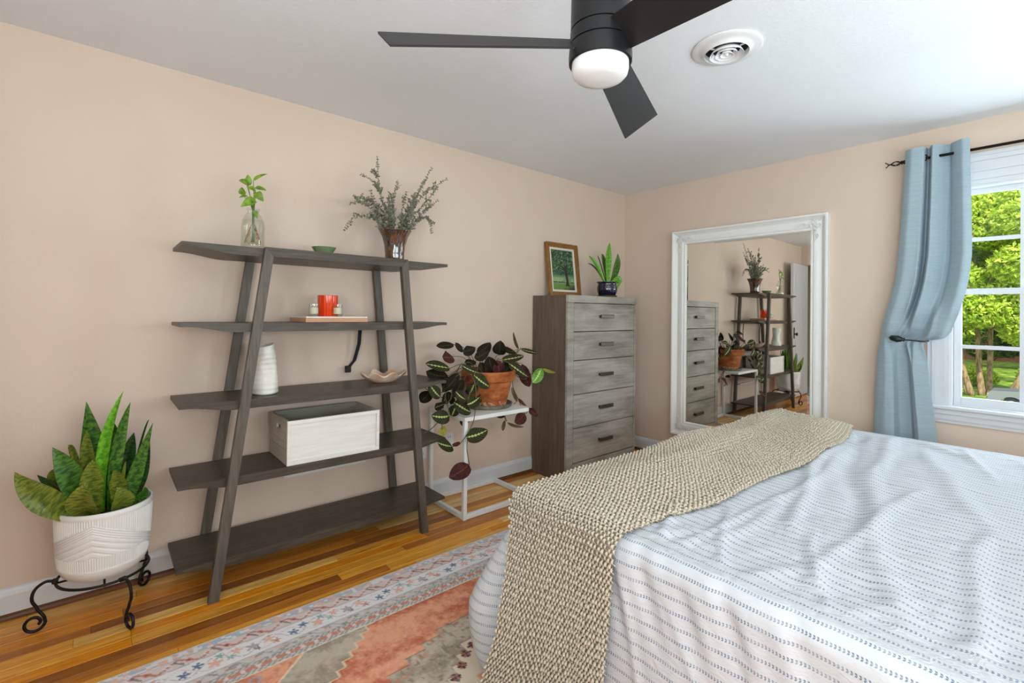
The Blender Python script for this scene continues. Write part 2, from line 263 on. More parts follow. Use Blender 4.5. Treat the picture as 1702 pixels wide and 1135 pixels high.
# floor: subfloor, individual strips where the photo shows them, the rest joined
m = Mat('oak_strip', rough=.28, spec=.45)
inf = m.n('ObjectInfo'); rnd = m.math('MULTIPLY', inf.outputs['Random'], 40.0)
cx = m.n('CombineXYZ'); m.l(rnd, cx.inputs[0]); m.l(rnd, cx.inputs[1])
va = m.n('VectorMath', operation='ADD'); m.l(m.coord(pos=True, scale=(1.4, 26, 26)), va.inputs[0]); m.l(cx.outputs[0], va.inputs[1])
g = m.noise(va.outputs[0], 2.6, 8, .62, .9)
vb = m.n('VectorMath', operation='ADD'); m.l(m.coord(pos=True, scale=(.9, 9, 9)), vb.inputs[0]); m.l(cx.outputs[0], vb.inputs[1])
g2 = m.noise(vb.outputs[0], 2.0, 3, .6, 1.5)
c = m.mix(1.0, inf.outputs['Color'], m.ramp(g, [(.3, (.62, .55, .48, 1)), (.5, (.98, .98, .98, 1)), (.75, (1.18, 1.16, 1.1, 1))]), 'MULTIPLY')
c = m.mix(1.0, c, m.ramp(g2, [(.3, (.82, .76, .68, 1)), (.65, (1.08, 1.08, 1.08, 1))]), 'MULTIPLY')
m.color(c); m.bump(g, .08, .001); MT['oak'] = m.m
b = MB(); b.box(XB, 0, YN, 0, -.05, -.02)
floor = struct(b.build('floor', plain('dark_subfloor', (40, 24, 12), .8)))
PW, OFF = .062, .036
LENS = [.35, .5, .65, .8, 1.0, 1.2, 1.32]
unit = {}
for L in LENS:
    b = MB(); b.box(0, L - .0008, -PW + .0009, 0, -.0195, 0, ch=.0012); o = b.build('plank', MT['oak']); unit[L] = o.data; bpy.data.objects.remove(o)
TON = {'g': (230, 160, 56), 'o': (226, 142, 30), 'l': (234, 182, 98), 'd': (156, 94, 36), 'm': (190, 118, 42), 'p': (238, 196, 122)}
def plank(x, L, k, tone):
    me = unit.get(L)
    if me is None:
        b = MB(); b.box(0, L - .0008, -PW + .0009, 0, -.0195, 0, ch=.0012); o = b.build('plank', MT['oak']); me = o.data; unit[L] = me
    else: o = bpy.data.objects.new('plank', me); COL.objects.link(o)
    o.parent = floor; o.location = (x, -OFF - (k) * PW + PW * 0, 0)
    j = random.uniform(.93, 1.06); c = rgb(*TON[tone]); o.color = (c[0] * j, c[1] * j, c[2] * j, 1)
NR = 26
for k in range(-1, NR):
    x = XB; rnd_ = random.Random(k * 31 + 5)
    fixed = {8: [(-4.62, 1.32, 'l'), (-4.3, 1.3, 'd')], 4: [(-2.82, .65, 'd')]}
    if k == 8:
        plank(XB, .8, k, 'g'); plank(XB + .8, 1.3, k, 'd'); x = XB + 2.1
    elif k == 4:
        plank(XB, 1.2, k, 'm'); plank(XB + 1.2, 1.1, k, 'd'); plank(XB + 2.3, .63, k, 'd'); x = XB + 2.93
    while x < -.02:
        L = rnd_.choice(LENS)
        if x + L > 0: L = round(-x, 3)
        t = rnd_.choice('ggolllpmg' if x > -3 else 'gogoglom')  # left planks drawn from deeper orange tones, the light's cast put into their colour
        plank(x, L, k, t); x += L
b = MB(); y = -OFF - NR * PW
rr = random.Random(3)
while y > YN:
    x = XB
    while x < 0:
        L = min(rr.choice(LENS), -x); b.box(x, x + L - .0008, max(y - PW + .0009, YN), y, -.0195, 0); x += L
    y -= PW
o = b.build('floorboards', MT['oak'], floor, kind='stuff'); o.color = rgb(*TON['g'])
# baseboards
def base_prof(s): return [(0, .0), (s * .016, .0), (s * .016, .095), (s * .012, .108), (s * .006, .118), (0, .122)]
b = MB(); b.prism(base_prof(-1), XB, 0, 'x'); bl = struct(b.build('baseboard_left', MT['trim']))
b = MB(); b.prism([(-.016, 0), (-.034, 0), (-.033, .008), (-.028, .016), (-.016, .022)], XB, 0, 'x'); b.build('shoe_moulding', MT['shoe'], bl)
b = MB(); b.prism(base_prof(-1), YN, 0, 'y'); br = struct(b.build('baseboard_right', MT['trim']))
b = MB(); b.prism([(-.016, 0), (-.034, 0), (-.033, .008), (-.028, .016), (-.016, .022)], YN, 0, 'y'); b.build('shoe_moulding', MT['shoe'], br)
b = MB(); b.prism(base_prof(1), XB + 0, 0, 'x')
for i in range(len(b.v)): b.v[i][:, 1] += YN
struct(b.build('baseboard_near', MT['trim']))

# ---------------------------------------------------------------- window in the right wall
win = struct(MB().box(.0, T, YW0 - .012, YW0, Z0, Z1).box(0, T, YW1, YW1 + .012, Z0, Z1).box(0, T, YW1, YW0, Z1, Z1 + .012).box(0, T, YW1, YW0, Z0 - .015, Z0).build('window_1', MT['trim']))
cas = MB()      # stepped casing: left, right, head
def casing(y_in, sgn):
    for d0, d1, t in ((0, .018, .012), (.018, .06, .02), (.06, .078, .028), (.078, .1, .02)):
        ya, yb = sorted((y_in + sgn * d0, y_in + sgn * d1)); cas.box(-t, 0, ya, yb, Z0, 2.215)
casing(-2.371 + .0, 1); 
for d0, d1, t in ((0, .018, .012), (.018, .06, .02), (.06, .078, .028), (.078, .1, .02)):
    cas.box(-t, 0, YW1 - .015 - d1, YW1 - .015 - d0, Z0, 2.215)
cas.build('side_casing', MT['trim'], win)
hd = MB()
for z0, z1, t in ((2.06, 2.085, .012), (2.085, 2.13, .022), (2.13, 2.145, .034), (2.145, 2.19, .026), (2.19, 2.215, .04), (2.215, 2.235, .05)):
    hd.box(-t, 0, YW1 - .12, -2.268, z0, z1)
hd.build('head_casing', MT['trim'], win)
MB().box(-.045, .02, YW1 - .14, -2.25, .728, .748, ch=.004).build('stool', MT['trim'], win)
ap = MB()
for z0, z1, t in ((.70, .728, .03), (.665, .70, .02), (.645, .665, .012)): ap.box(-t, 0, YW1 - .115, -2.268, z0, z1)
ap.build('apron', MT['trim'], win)
def sash(name, x0, x1, z0, z1, rail_b, rail_t, zm):
    s_ = MB(); ya, yb = YW0 - .0125, YW1 + .0125; st = .036
    s_.box(x0, x1, ya - st, ya, z0, z1, ch=.002); s_.box(x0, x1, yb, yb + st, z0, z1, ch=.002)
    s_.box(x0, x1, yb + st, ya - st, z0, z0 + rail_b, ch=.001); s_.box(x0, x1, yb + st, ya - st, z1 - rail_t, z1, ch=.001)
    so = s_.build(name, MT['trim'], win)
    W = (ya - yb - 2 * st) / 3; ga, gb = yb + st, ya - st
    for k in (1, 2):
        MB().box(x0 + .006, x1 - .006, ga + k * W - .011, ga + k * W + .011, z0 + rail_b, z1 - rail_t).build('muntin', MT['trim'], so)
    MB().box(x0 + .007, x1 - .007, ga, gb, zm - .011, zm + .011).build('muntin', MT['trim'], so)
    for k in range(3):
        for za, zb in ((z0 + rail_b, zm), (zm, z1 - rail_t)):
            MB().box((x0 + x1) / 2 - .002, (x0 + x1) / 2 + .002, ga + k * W, ga + (k + 1) * W, za, zb).build('pane', MT['pane'], so)
sash('upper_sash', .075, .105, 1.42, 2.05, .034, .03, 1.748)
sash('lower_sash', .04, .07, .75, 1.452, .052, .034, 1.105)
MB().box(.042, .068, -2.83, -2.77, 1.4525, 1.466, ch=.003).build('sash_lock', MT['bronze'], win)

# ---------------------------------------------------------------- open door leaf near the back wall
dl = MB(); ang = math.atan2(-.09, .80)
Md = Matrix.Translation((XB + .02, -.085, 0)) @ Matrix.Rotation(-.03, 4, 'Z')
dl.box(0, .80, -.035, 0, .012, 2.10, M=Md)
door = struct(dl.build('door_1', MT['trim']))
dp = MB()
for z0, z1 in ((.2, .95), (1.1, 1.95)):
    for x0, x1 in ((.1, .37), (.43, .7)):
        dp.box(x0, x1, -.041, -.035, z0, z1, M=Md)
dp.build('door_panel', MT['trim'], door)
hp = MB(); hp.box(.735, .765, -.043, -.035, .93, 1.10, M=Md); hp.lathe([(.0, 0), (.022, .002), (.026, .015), (.016, .026), (.009, .03), (.009, .045)], (0, 0, 0), 16)
hp.v[-1] = np.array([tuple(Md @ Vector((.75 + p[0], -.088 + p[2], 1.0 + p[1]))) for p in hp.v[-1]])
hp.build('door_handle', MT['bronze'], door)

# ---------------------------------------------------------------- outlets, slim bar
def outlet(name, x, z, label, group):
    t = thing(name, label, 'outlet', (x, 0, z), group)
    MB().box(x - .036, x + .036, -.006, 0, z - .058, z + .058, ch=.002).build('cover_plate', MT['plastic'], t)
    for dz in (-.024, .024):
        s_ = MB().box(x - .016, x + .016, -.009, -.006, z + dz - .016, z + dz + .016, ch=.001); r_ = s_.build('socket', MT['plastic'], t)
        MB().box(x - .008, x - .005, -.0095, -.0089, z + dz - .004, z + dz + .008).box(x + .005, x + .008, -.0095, -.0089, z + dz - .004, z + dz + .008).build('slot', MT['void'], r_)
    return t
outlet('wall_outlet', -2.02, .375, 'white wall outlet behind the trailing vines, left of the white side table leg', None)
outlet('wall_outlet', -2.235, .345, 'white wall outlet half hidden by the right end of the shelf unit', None)
t = thing('wall_bar', 'slim white bar fixed to the wall behind the lowest two shelves', 'bar', (-2.88, 0, .36))
MB().box(-3.115, -2.645, -.035, -.022, .351, .368, ch=.002).build('rail', MT['plastic'], t)
for xb_ in (-3.04, -2.72): MB().box(xb_ - .01, xb_ + .01, -.024, 0, .354, .365).build('bracket', MT['plastic'], t)

# ================================================================ shelf unit
sh = thing('ladder_bookcase', 'charcoal brown wooden bookcase with five shelves and splayed legs', 'bookcase', (-2.965, -.23, 0))
XL, XR, YF, YBk = -3.633, -2.302, -.392, -.062
for zt in (1.565, 1.215, .865, .522, .168):
    n = 12; top = [(XL, zt), (XR, zt)]; th, tip, run = .04, .016, .21
    bot = [(XR, zt - tip)]
    for i in range(1, n): u = i / n; bot.append((XR - run * u, zt - tip - (th - tip) * (.5 - .5 * math.cos(PI * u)) ** 1.3 if u < 1 else zt - th))
    bot += [(XR - run, zt - th), (XL + run, zt - th)]
    for i in range(n - 1, 0, -1): u = i / n; bot.append((XL + run * u, zt - tip - (th - tip) * (.5 - .5 * math.cos(PI * u)) ** 1.3))
    bot.append((XL, zt - tip))
    MB().prism(top + bot, YF, YBk, 'y').build('shelf', MT['dark_wood_x'], sh)
def xo(side, z): # outer x of leg at height z
    return (-3.52 + .131 * z) if side < 0 else (-2.43 - .0985 * z)
ZT = 1.568; LW = .041
for ya, yb in ((-.424, -.392), (-.062, -.030)):
    for sd in (-1, 1):
        o0, o1 = xo(sd, 0), xo(sd, ZT); q = 1 if sd < 0 else -1
        poly = [(o0, 0), (o0 + q * LW, 0), (xo(sd, ZT - .042) + q * LW, ZT - .042), (o1, ZT)]
        MB().prism(poly, ya, yb, 'y').build('leg', MT['dark_wood_z'], sh)
    MB().prism([(xo(-1, ZT) + .0012, ZT), (xo(1, ZT) - .0012, ZT), (xo(1, ZT - .042) - LW - .0012, ZT - .042), (xo(-1, ZT - .042) + LW + .0012, ZT - .042)], ya, yb, 'y').build('top_rail', MT['dark_wood_x'], sh)
# anti-tip straps
def strap(x, lab, pts, w=.022):
    t = thing('anti_tip_strap', lab, 'strap', pts[0])
    s_ = MB()
    P = [Vector(p) for p in pts]
    for a, c_ in zip(P[:-1], P[1:]):
        s_.add([a + Vector((-w / 2, 0, 0)), a + Vector((w / 2, 0, 0)), c_ + Vector((w / 2, 0, 0)), c_ + Vector((-w / 2, 0, 0)), a + Vector((-w / 2, .002, 0)), a + Vector((w / 2, .002, 0)), c_ + Vector((w / 2, .002, 0)), c_ + Vector((-w / 2, .002, 0))], [(0, 1, 2, 3), (7, 6, 5, 4), (0, 4, 5, 1), (1, 5, 6, 2), (2, 6, 7, 3), (3, 7, 4, 0)])
    s_.build('webbing', MT['webbing'], t)
    e = P[-1]; MB().box(e.x - .018, e.x + .018, e.y - .014, e.y, e.z - .02, e.z + .02, ch=.003).build('buckle', plain('black_plastic', (14, 14, 16), .4), t)
strap(0, 'black webbing strap with a buckle behind the shell dish, below the second shelf', [(-2.70, -.055, 1.176), (-2.702, -.045, 1.08), (-2.725, -.035, .98), (-2.765, -.03, .93)])
strap(0, 'black webbing strap hanging behind the tall white vase', [(-3.262, -.055, 1.176), (-3.263, -.045, 1.08), (-3.275, -.035, .97), (-3.283, -.03, .895)])
MB().box(-2.68, -2.66, -.062, -.0585, .93, 1.176).build('x', MT['webbing']) if 0 else None

# ---------------------------------------------------------------- things on the shelves
# crate
X0, X1, Y0, Y1, ZB, ZC = -3.197, -2.724, -.384, -.075, .5225, .738
cr = thing('storage_crate', 'whitewashed open wooden crate on the fourth shelf', 'crate', ((X0 + X1) / 2, (Y0 + Y1) / 2, ZB))
ww = mk_wood('whitewashed_wood', (212, 208, 198), (228, 225, 217), (240, 238, 232), 0, .6, .8, .3)
pw = mk_wood('pale_limed_wood', (168, 156, 140), (190, 178, 162), (206, 196, 180), 1, .6, .8, .3)
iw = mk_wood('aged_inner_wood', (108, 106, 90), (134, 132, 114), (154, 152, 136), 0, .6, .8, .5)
tk = .011
MB().box(X0 + tk, X1 - tk, Y0 + .009, Y0 + .0135, ZB + .014, ZC - .014).build('front_panel', ww, cr)
fr = MB().box(X0, X1, Y0, Y0 + .012, ZB, ZB + .018).box(X0, X1, Y0, Y0 + .012, ZC - .018, ZC).box(X0, X0 + .016, Y0, Y0 + .012, ZB + .018, ZC - .018).box(X1 - .016, X1, Y0, Y0 + .012, ZB + .018, ZC - .018)
fr.build('front_frame', ww, cr)
MB().box(X0 + tk, X1 - tk, Y1 - .011, Y1, ZB, ZC).build('back_panel', iw, cr)
for nm, xa in (('side_plank', X0), ('side_plank', X1 - tk)):
    zs = [ZB, ZB + .07, ZB + .105, ZB + .145]
    for z0, z1 in ((ZB, ZB + .068), (ZB + .07, ZB + .108)):
        MB().box(xa, xa + tk, Y0 + .012, Y1, z0, z1, ch=.001).build(nm, pw, cr)
    ym = (Y0 + Y1) / 2; z0 = ZB + .11
    MB().box(xa, xa + tk, Y0 + .012, ym - .035, z0, ZC).box(xa, xa + tk, ym + .035, Y1, z0, ZC).box(xa, xa + tk, ym - .035, ym + .035, z0, z0 + .045).box(xa, xa + tk, ym - .035, ym + .035, z0 + .07, ZC).build(nm, pw, cr)
MB().box(X0 + tk, X1 - tk, Y0 + .012, Y1 - .011, ZB, ZB + .008).build('bottom', iw, cr)
# low box with white top
t = thing('low_box', 'flat pinkish wooden box with a white top on the second shelf', 'box', (-2.93, -.2, 1.215))
q = [(-3.098, -.316), (-2.762, -.30), (-2.785, -.10), (-3.118, -.115)]
MB().prism(q, 1.2165, 1.239, 'z').build('box_body', mk_wood('pale_copper_wood', (186, 132, 98), (206, 152, 118), (222, 172, 138), 0, .5, 1, .3), t)
q2 = [(-3.096, -.312), (-2.764, -.297), (-2.787, -.102), (-3.116, -.117)]
MB().prism(q2, 1.2395, 1.2455, 'z').build('lid', plain('white_stone_lid', (240, 236, 228), .35, bump=(20, .1, .001)), t)
# red candle cup
m = Mat('red_orange_glaze', rough=.18, spec=.6); m.color(m.ramp(m.noise(m.coord(pos=True, scale=(60, 60, 2)), 1.6, 2), [(.35, rgb(214, 40, 14)), (.6, rgb(238, 76, 22)), (.75, rgb(250, 122, 60))]))
t = thing('red_candle_cup', 'bright orange red ceramic cup on the low box', 'candle', (-2.955, -.22, 1.2455))
MB().lathe([(.0, .0), (.050, .0), (.0525, .004), (.0525, .112), (.050, .114), (.0475, .112), (.0475, .075), (0, .075)], (-2.955, -.22, 1.2455), 36).build('cup', m.m, t, smooth=True, angle=.6)
MB().lathe([(0, .07), (.0472, .07), (.0472, .078), (0, .079)], (-2.955, -.22, 1.2455), 24).build('wax', plain('cream_wax', (238, 226, 200), .5), t)
# votives
VG = 'small clear glass votive candles on the low box'
v0 = thing('votive_candle', 'small clear glass votive left of the red cup', 'candle', (-3.045, -.27, 1.2455), VG)
MB().lathe([(0, 0), (.023, 0), (.025, .003), (.025, .066)], (-3.045, -.27, 1.2455), 24, close=False).build('glass', MT['jar'], v0, smooth=True, angle=.6)
wx = MB().lathe([(0, .0145), (.0225, .0145), (.0225, .047), (0, .048)], (-3.045, -.27, 1.2455), 24).build('wax', plain('pale_ivory_wax', (232, 226, 196), .5), v0, smooth=True, angle=.6)
MB().tube([(-3.045, -.27, 1.2935), (-3.045, -.27, 1.300)], .0008, 5).build('wick', MT['void'], wx)
v1 = copy_tree(v0); v1.location = (-2.925, -.285, 1.2455); v1['label'] = 'small clear glass votive in front of the red cup'
# tall crumpled vase
vm = thing('ceramic_vase', 'tall crumpled white glazed vase with slanted rim on the third shelf', 'vase', (-3.268, -.262, .865))
nz, na = 46, 56; V = np.zeros((nz, na, 3)); ths = np.linspace(0, 2 * PI, na, endpoint=False)
for j in range(nz):
    u = j / (nz - 1); z = .002 + u * .235
    r = .060 - .012 * u + .003 * math.sin(u * 9)
    rr_ = r * (1 + .05 * np.sin(2 * ths + 5 * u) + .05 * np.sin(3 * ths - 7 * u) - .10 * np.exp(-((np.mod(ths - 4.1 - .5 * np.sin(5 * u), 2 * PI) - .6) / .5) ** 2) * math.sin(PI * u) + .02 * np.sin(u * 60))
    if j == 0: rr_ = rr_ * .92
    V[j, :, 0] = -3.268 + rr_ * np.cos(ths) - .012 * u; V[j, :, 1] = -.262 + rr_ * np.sin(ths)
    V[j, :, 2] = .865 + z + u ** 3 * .012 * np.cos(ths - .2)
Vc = np.concatenate([V, V[:, :1]], 1)
vb_ = MB(); vb_.grid(Vc); vi = Vc.copy()[::-1]; cc = np.array([-3.268, -.262]); vi[:, :, :2] = cc + (vi[:, :, :2] - cc) * .93; vb_.grid(np.concatenate([Vc[-1:], vi[:30]], 0))
vb_.v.append(Vc[0]); vb_.uv.append(np.zeros((na + 1, 2))); vb_.f.append(list(range(vb_.n, vb_.n + na))); vb_.mi.append(0); vb_.n += na + 1
mw = Mat('white_crackle_glaze', rgb(232, 228, 218), .22, spec=.6); mw.bump(mw.noise(mw.coord(pos=True, scale=(20, 20, 140)), 2, 3), .5, .002)
vb_.build('vase_body', mw.m, vm, smooth=True, recalc=False)
# shell dish
cs = thing('shell_dish', 'pinkish tan clam shell dish with wavy rim on the third shelf', 'dish', (-2.63, -.24, .865))
na, nr = 96, 12; V = np.zeros((nr, na + 1, 3)); th = np.linspace(0, 2 * PI, na + 1)
for j in range(nr):
    u = j / (nr - 1); wv = np.sin(th * 8 + .6) * u ** 1.5
    R1 = .135 * (.25 + .75 * u) * (1 + .07 * wv); R2_ = .085 * (.25 + .75 * u) * (1 + .10 * wv)
    V[j, :, 0] = -2.635 + R1 * np.cos(th); V[j, :, 1] = -.245 + R2_ * np.sin(th); V[j, :, 2] = .868 + .052 * u ** 1.6 + .012 * wv * u
mm = Mat('clam_shell', rough=.5); mm.color(mm.ramp(mm.noise(mm.coord(pos=True), 14, 4), [(.3, rgb(196, 150, 124)), (.5, rgb(216, 180, 154)), (.7, rgb(236, 216, 198))])); mm.bump(mm.noise(mm.coord(pos=True), 60, 3), .5, .003)
b = MB(); b.grid(V); V2 = V.copy(); V2[:, :, 2] -= .006; V2[:, :, 2] = np.maximum(V2[:, :, 2], .8655); b.grid(V2[::-1]); b.grid(np.stack([V[-1], V2[-1]])); b.add(V2[0, :-1], [list(range(na))]); b.add(V[0, :-1], [list(range(na))])
b.build('shell', mm.m, cs, smooth=True, recalc=True)
# green bowl
gb_ = MB().lathe([(.0, .0), (.032, .0), (.034, .004), (.050, .030), (.060, .046), (.062, .050), (.058, .050), (.048, .034), (.03, .010), (0, .008)], (-2.985, -.235, 1.565), 40)
o = gb_.build('green_bowl', plain('sage_green_glaze', (116, 142, 92), .3, 0, .6), None, smooth=True, angle=.7, origin=(-2.985, -.235, 1.565)); tag(o, 'small sage green ceramic bowl in the middle of the top shelf', 'bowl')
# glass bottle vase with pothos cutting
JX, JY = -3.338, -.28
jr = thing('bottle_vase', 'clear glass bottle of water on the left of the top shelf', 'vase', (JX, JY, 1.565))
op = [(0, .001), (.044, .001), (.049, .006), (.0505, .02), (.0505, .115), (.047, .138), (.036, .162), (.0255, .178), (.0245, .186), (.029, .190), (.029, .197), (.0255, .203)]
ip = [(.0225, .203), (.0215, .18), (.033, .160), (.044, .137), (.0475, .115), (.0475, .02), (.044, .007), (0, .006)]
MB().lathe(op, (JX, JY, 1.565), 40, close=False).build('glass', MT['jar'], jr, smooth=True, angle=.8)
MB().lathe([(.0465, .02), (.0465, .115), (.043, .135), (.040, .142), (0, .142)], (JX, JY, 1.565), 32, close=False).build('water', MT['water'], jr, smooth=True, angle=.8)
pc = thing('pothos_cutting', 'pothos cutting with pale green leaves rooting in the glass bottle', 'plant', (JX, JY, 1.58))
def leafmat(name, dark, light, rib=None, ribw=.06, band=False, rough=.35, spec=.4):
    m = Mat(name, rough=rough, spec=spec); uvc = m.n('UVMap'); sp = m.n('SeparateXYZ'); m.l(uvc.outputs[0], sp.inputs[0])
    nn = m.noise(m.coord(pos=True), 40, 3)
    if band:
        mp = m.n('Mapping'); mp.inputs['Scale'].default_value = (1.2, 13, 1); m.l(uvc.outputs[0], mp.inputs[0]); nd = m.n('TexNoise', i_Scale=2.2, i_Detail=3.0, i_Distortion=.6); m.l(mp.outputs[0], nd.inputs['Vector'])
        va_ = m.n('ObjectInfo'); c = m.ramp(nd.outputs[0], [(.38, rgb(*dark)), (.6, rgb(*light))])
        c = m.mix(m.math('MULTIPLY', m.math('MINIMUM', m.math('MAXIMUM', m.math('MULTIPLY', m.math('ABSOLUTE', m.math('SUBTRACT', sp.outputs[0], .5)), 20.0), 9.2), 10.0), 0.0), c, rgb(*light))
    else: c = m.ramp(nn, [(.3, rgb(*dark)), (.7, rgb(*light))])
    if rib:
        jag = m.math('MULTIPLY', m.math('SINE', m.math('MULTIPLY', sp.outputs[1], 44.0)), ribw * .5)
        d = m.math('ABSOLUTE', m.math('SUBTRACT', sp.outputs[0], .5))
        msk = m.math('LESS_THAN', d, m.math('ADD', jag, ribw))
        c = m.mix(msk, c, rgb(*rib))
        vn = m.math('GREATER_THAN', m.math('SINE', m.math('MULTIPLY', m.math('SUBTRACT', sp.outputs[1], m.math('MULTIPLY', d, .5)), 60.0)), .9)
        c = m.mix(m.math('MULTIPLY', vn, .18), c, rgb(*rib))
    m.color(c); m.b.inputs['Subsurface Weight'].default_value = 0
    return m.m
def leaf(b, pts, width, facing, n=10, prof='oval', cup=.18, thick=0.0, droop=0.0, mi=0):
    P = [Vector(p) for p in pts]; up = Vector(facing).normalized()
    if len(P) == 2:
        a, c_ = P; mid = (a + c_) / 2 + up * (a - c_).length * .10 - Vector((0, 0, droop)); P = [a, mid, c_]
    p0, p1, p2 = P; q1 = p1 * 2 - (p0 + p2) / 2
    rows = []; uvs = []; nrm = []
    for i in range(n + 1):
        u = i / n; c_ = p0 * (1 - u) ** 2 + q1 * 2 * u * (1 - u) + p2 * u * u
        t = ((q1 - p0) * 2 * (1 - u) + (p2 - q1) * 2 * u)
        t = t.normalized() if t.length > 1e-8 else Vector((0, 0, 1))
        sd = t.cross(up); sd = sd.normalized() if sd.length > 1e-5 else t.orthogonal().normalized(); nv = sd.cross(t)
        if prof == 'oval': wv = math.sin(PI * min(max(u, .0), 1) ** .85) ** .62
        elif prof == 'heart': wv = (math.sin(PI * u ** .6) ** .8) if u > 0 else 0
        elif prof == 'sword': wv = (.42 + .58 * math.sin(PI * min(u / .6, 1) / 2)) * (1 - max(0, (u - .42) / .58) ** 1.75) 
        else: wv = math.sin(PI * u) ** .5
        wv = max(wv, .015) * width / 2
        rows.append([c_ + sd * (k * wv) + nv * (cup * abs(k) ** 1.5 * wv) for k in (-1, -.5, 0, .5, 1)]); uvs.append([((k + 1) / 2, u) for k in (-1, -.5, 0, .5, 1)]); nrm.append([nv] * 5)
    V = np.array([[tuple(x) for x in r_] for r_ in rows]); U = np.array(uvs)
    if thick:
        N = np.array([[tuple(x) for x in r_] for r_ in nrm]) * thick / 2; N[0] *= .3; N[-1] *= .1
        A, B_ = V + N, V - N; b.grid(A, U, mi); b.grid(B_, U, mi, flip=True)
        for e in (0, 4): b.grid(np.stack([A[:, e], B_[:, e]]), np.stack([U[:, e], U[:, e]]), mi)
    else: b.grid(V, U, mi)
CAMDIR = Vector((-.3, -1, .25))
pm = leafmat('pothos_leaf', (74, 112, 24), (140, 176, 48))
stg = leafmat('green_stem', (96, 120, 50), (120, 146, 66))
for i, (p, q, w_) in enumerate(POTHOS):
    b = MB(); leaf(b, [p, q], w_, (-.2 + .5 * math.sin(i * 2.1), -1, .5), 8, 'heart', .25); b.build('leaf', pm, pc, smooth=True, recalc=False)
    b = MB(); m0 = Vector((JX + .004 * (i % 3 - 1), JY, 1.565 + (.19 if i < 9 else .12)))
    b.tube([(JX + .006 * math.sin(i), JY + .006 * math.cos(i), 1.60), m0, (Vector(p) + m0) / 2 + Vector((0, 0, .006)), p], .0016, 5); b.build('stem', stg, pc, smooth=True)
rm = plain('tan_roots', (170, 128, 62), .6)
b = MB(); rg = random.Random(4)
for i in range(16):
    a = rg.uniform(0, 2 * PI); x, y, z = JX, JY, 1.565 + .13; pts = []
    for k in range(9): pts.append((x, y, z)); a += rg.uniform(-.6, .6); x = JX + (.010 + .004 * k) * math.cos(a); y = JY + (.010 + .004 * k) * math.sin(a); z -= .0125
    b.tube(pts, .0011, 4)
b.build('roots', rm, pc, kind='stuff')
# flared vase with eucalyptus
EX, EY = -2.575, -.24
m = Mat('iridescent_art_glass', rough=.08, spec=.8); nn = m.noise(m.coord(pos=True, scale=(70, 70, 7)), 1.0, 4, .6, .8)
m.color(m.ramp(nn, [(.3, rgb(20, 26, 18)), (.42, rgb(52, 60, 34)), (.5, rgb(120, 62, 28)), (.56, rgb(30, 34, 26)), (.64, rgb(104, 120, 138)), (.74, rgb(60, 40, 26))])); m.b.inputs['Coat Weight'].default_value = .6
ev = thing('flared_vase', 'dark multicoloured glass vase flaring at the rim, right end of the top shelf', 'vase', (EX, EY, 1.565))
pr = [(0, .001), (.054, .001), (.056, .006), (.056, .05), (.061, .10), (.074, .150), (.090, .182), (.096, .190), (.093, .191), (.070, .148), (.056, .10), (.050, .05), (.049, .01), (0, .008)]
nA = 60; b = MB(); b.lathe(pr, (EX, EY, 1.565), nA, close=False)
vv = b.v[0]; ang_ = np.arctan2(vv[:, 1] - EY, vv[:, 0] - EX); f_ = 1 + .025 * np.sin(ang_ * 9) * smooth(1.60, 1.75, vv[:, 2])
vv[:, 0] = EX + (vv[:, 0] - EX) * f_; vv[:, 1] = EY + (vv[:, 1] - EY) * f_
b.build('vase_body', m.m, ev, smooth=True)
eu = thing('eucalyptus_stems', 'dried grey green eucalyptus stems standing in the flared glass vase', 'plant', (EX, EY, 1.60))
em = leafmat('eucalyptus_leaf', (100, 100, 80), (150, 150, 128), rough=.6); eb = plain('eucalyptus_twig', (104, 84, 62), .7)
def spline(P, n):
    P = [Vector(p) for p in P]; out = []
    Q = [P[0] * 2 - P[1]] + P + [P[-1] * 2 - P[-2]]
    for i in range(1, len(Q) - 2):
        for k in range(n):
            u = k / n; a, b_, c_, d = Q[i - 1], Q[i], Q[i + 1], Q[i + 2]
            out.append(.5 * ((2 * b_) + (c_ - a) * u + (2 * a - 5 * b_ + 4 * c_ - d) * u * u + (3 * b_ - a - 3 * c_ + d) * u ** 3))
    out.append(P[-1]); return out
rg = random.Random(8)
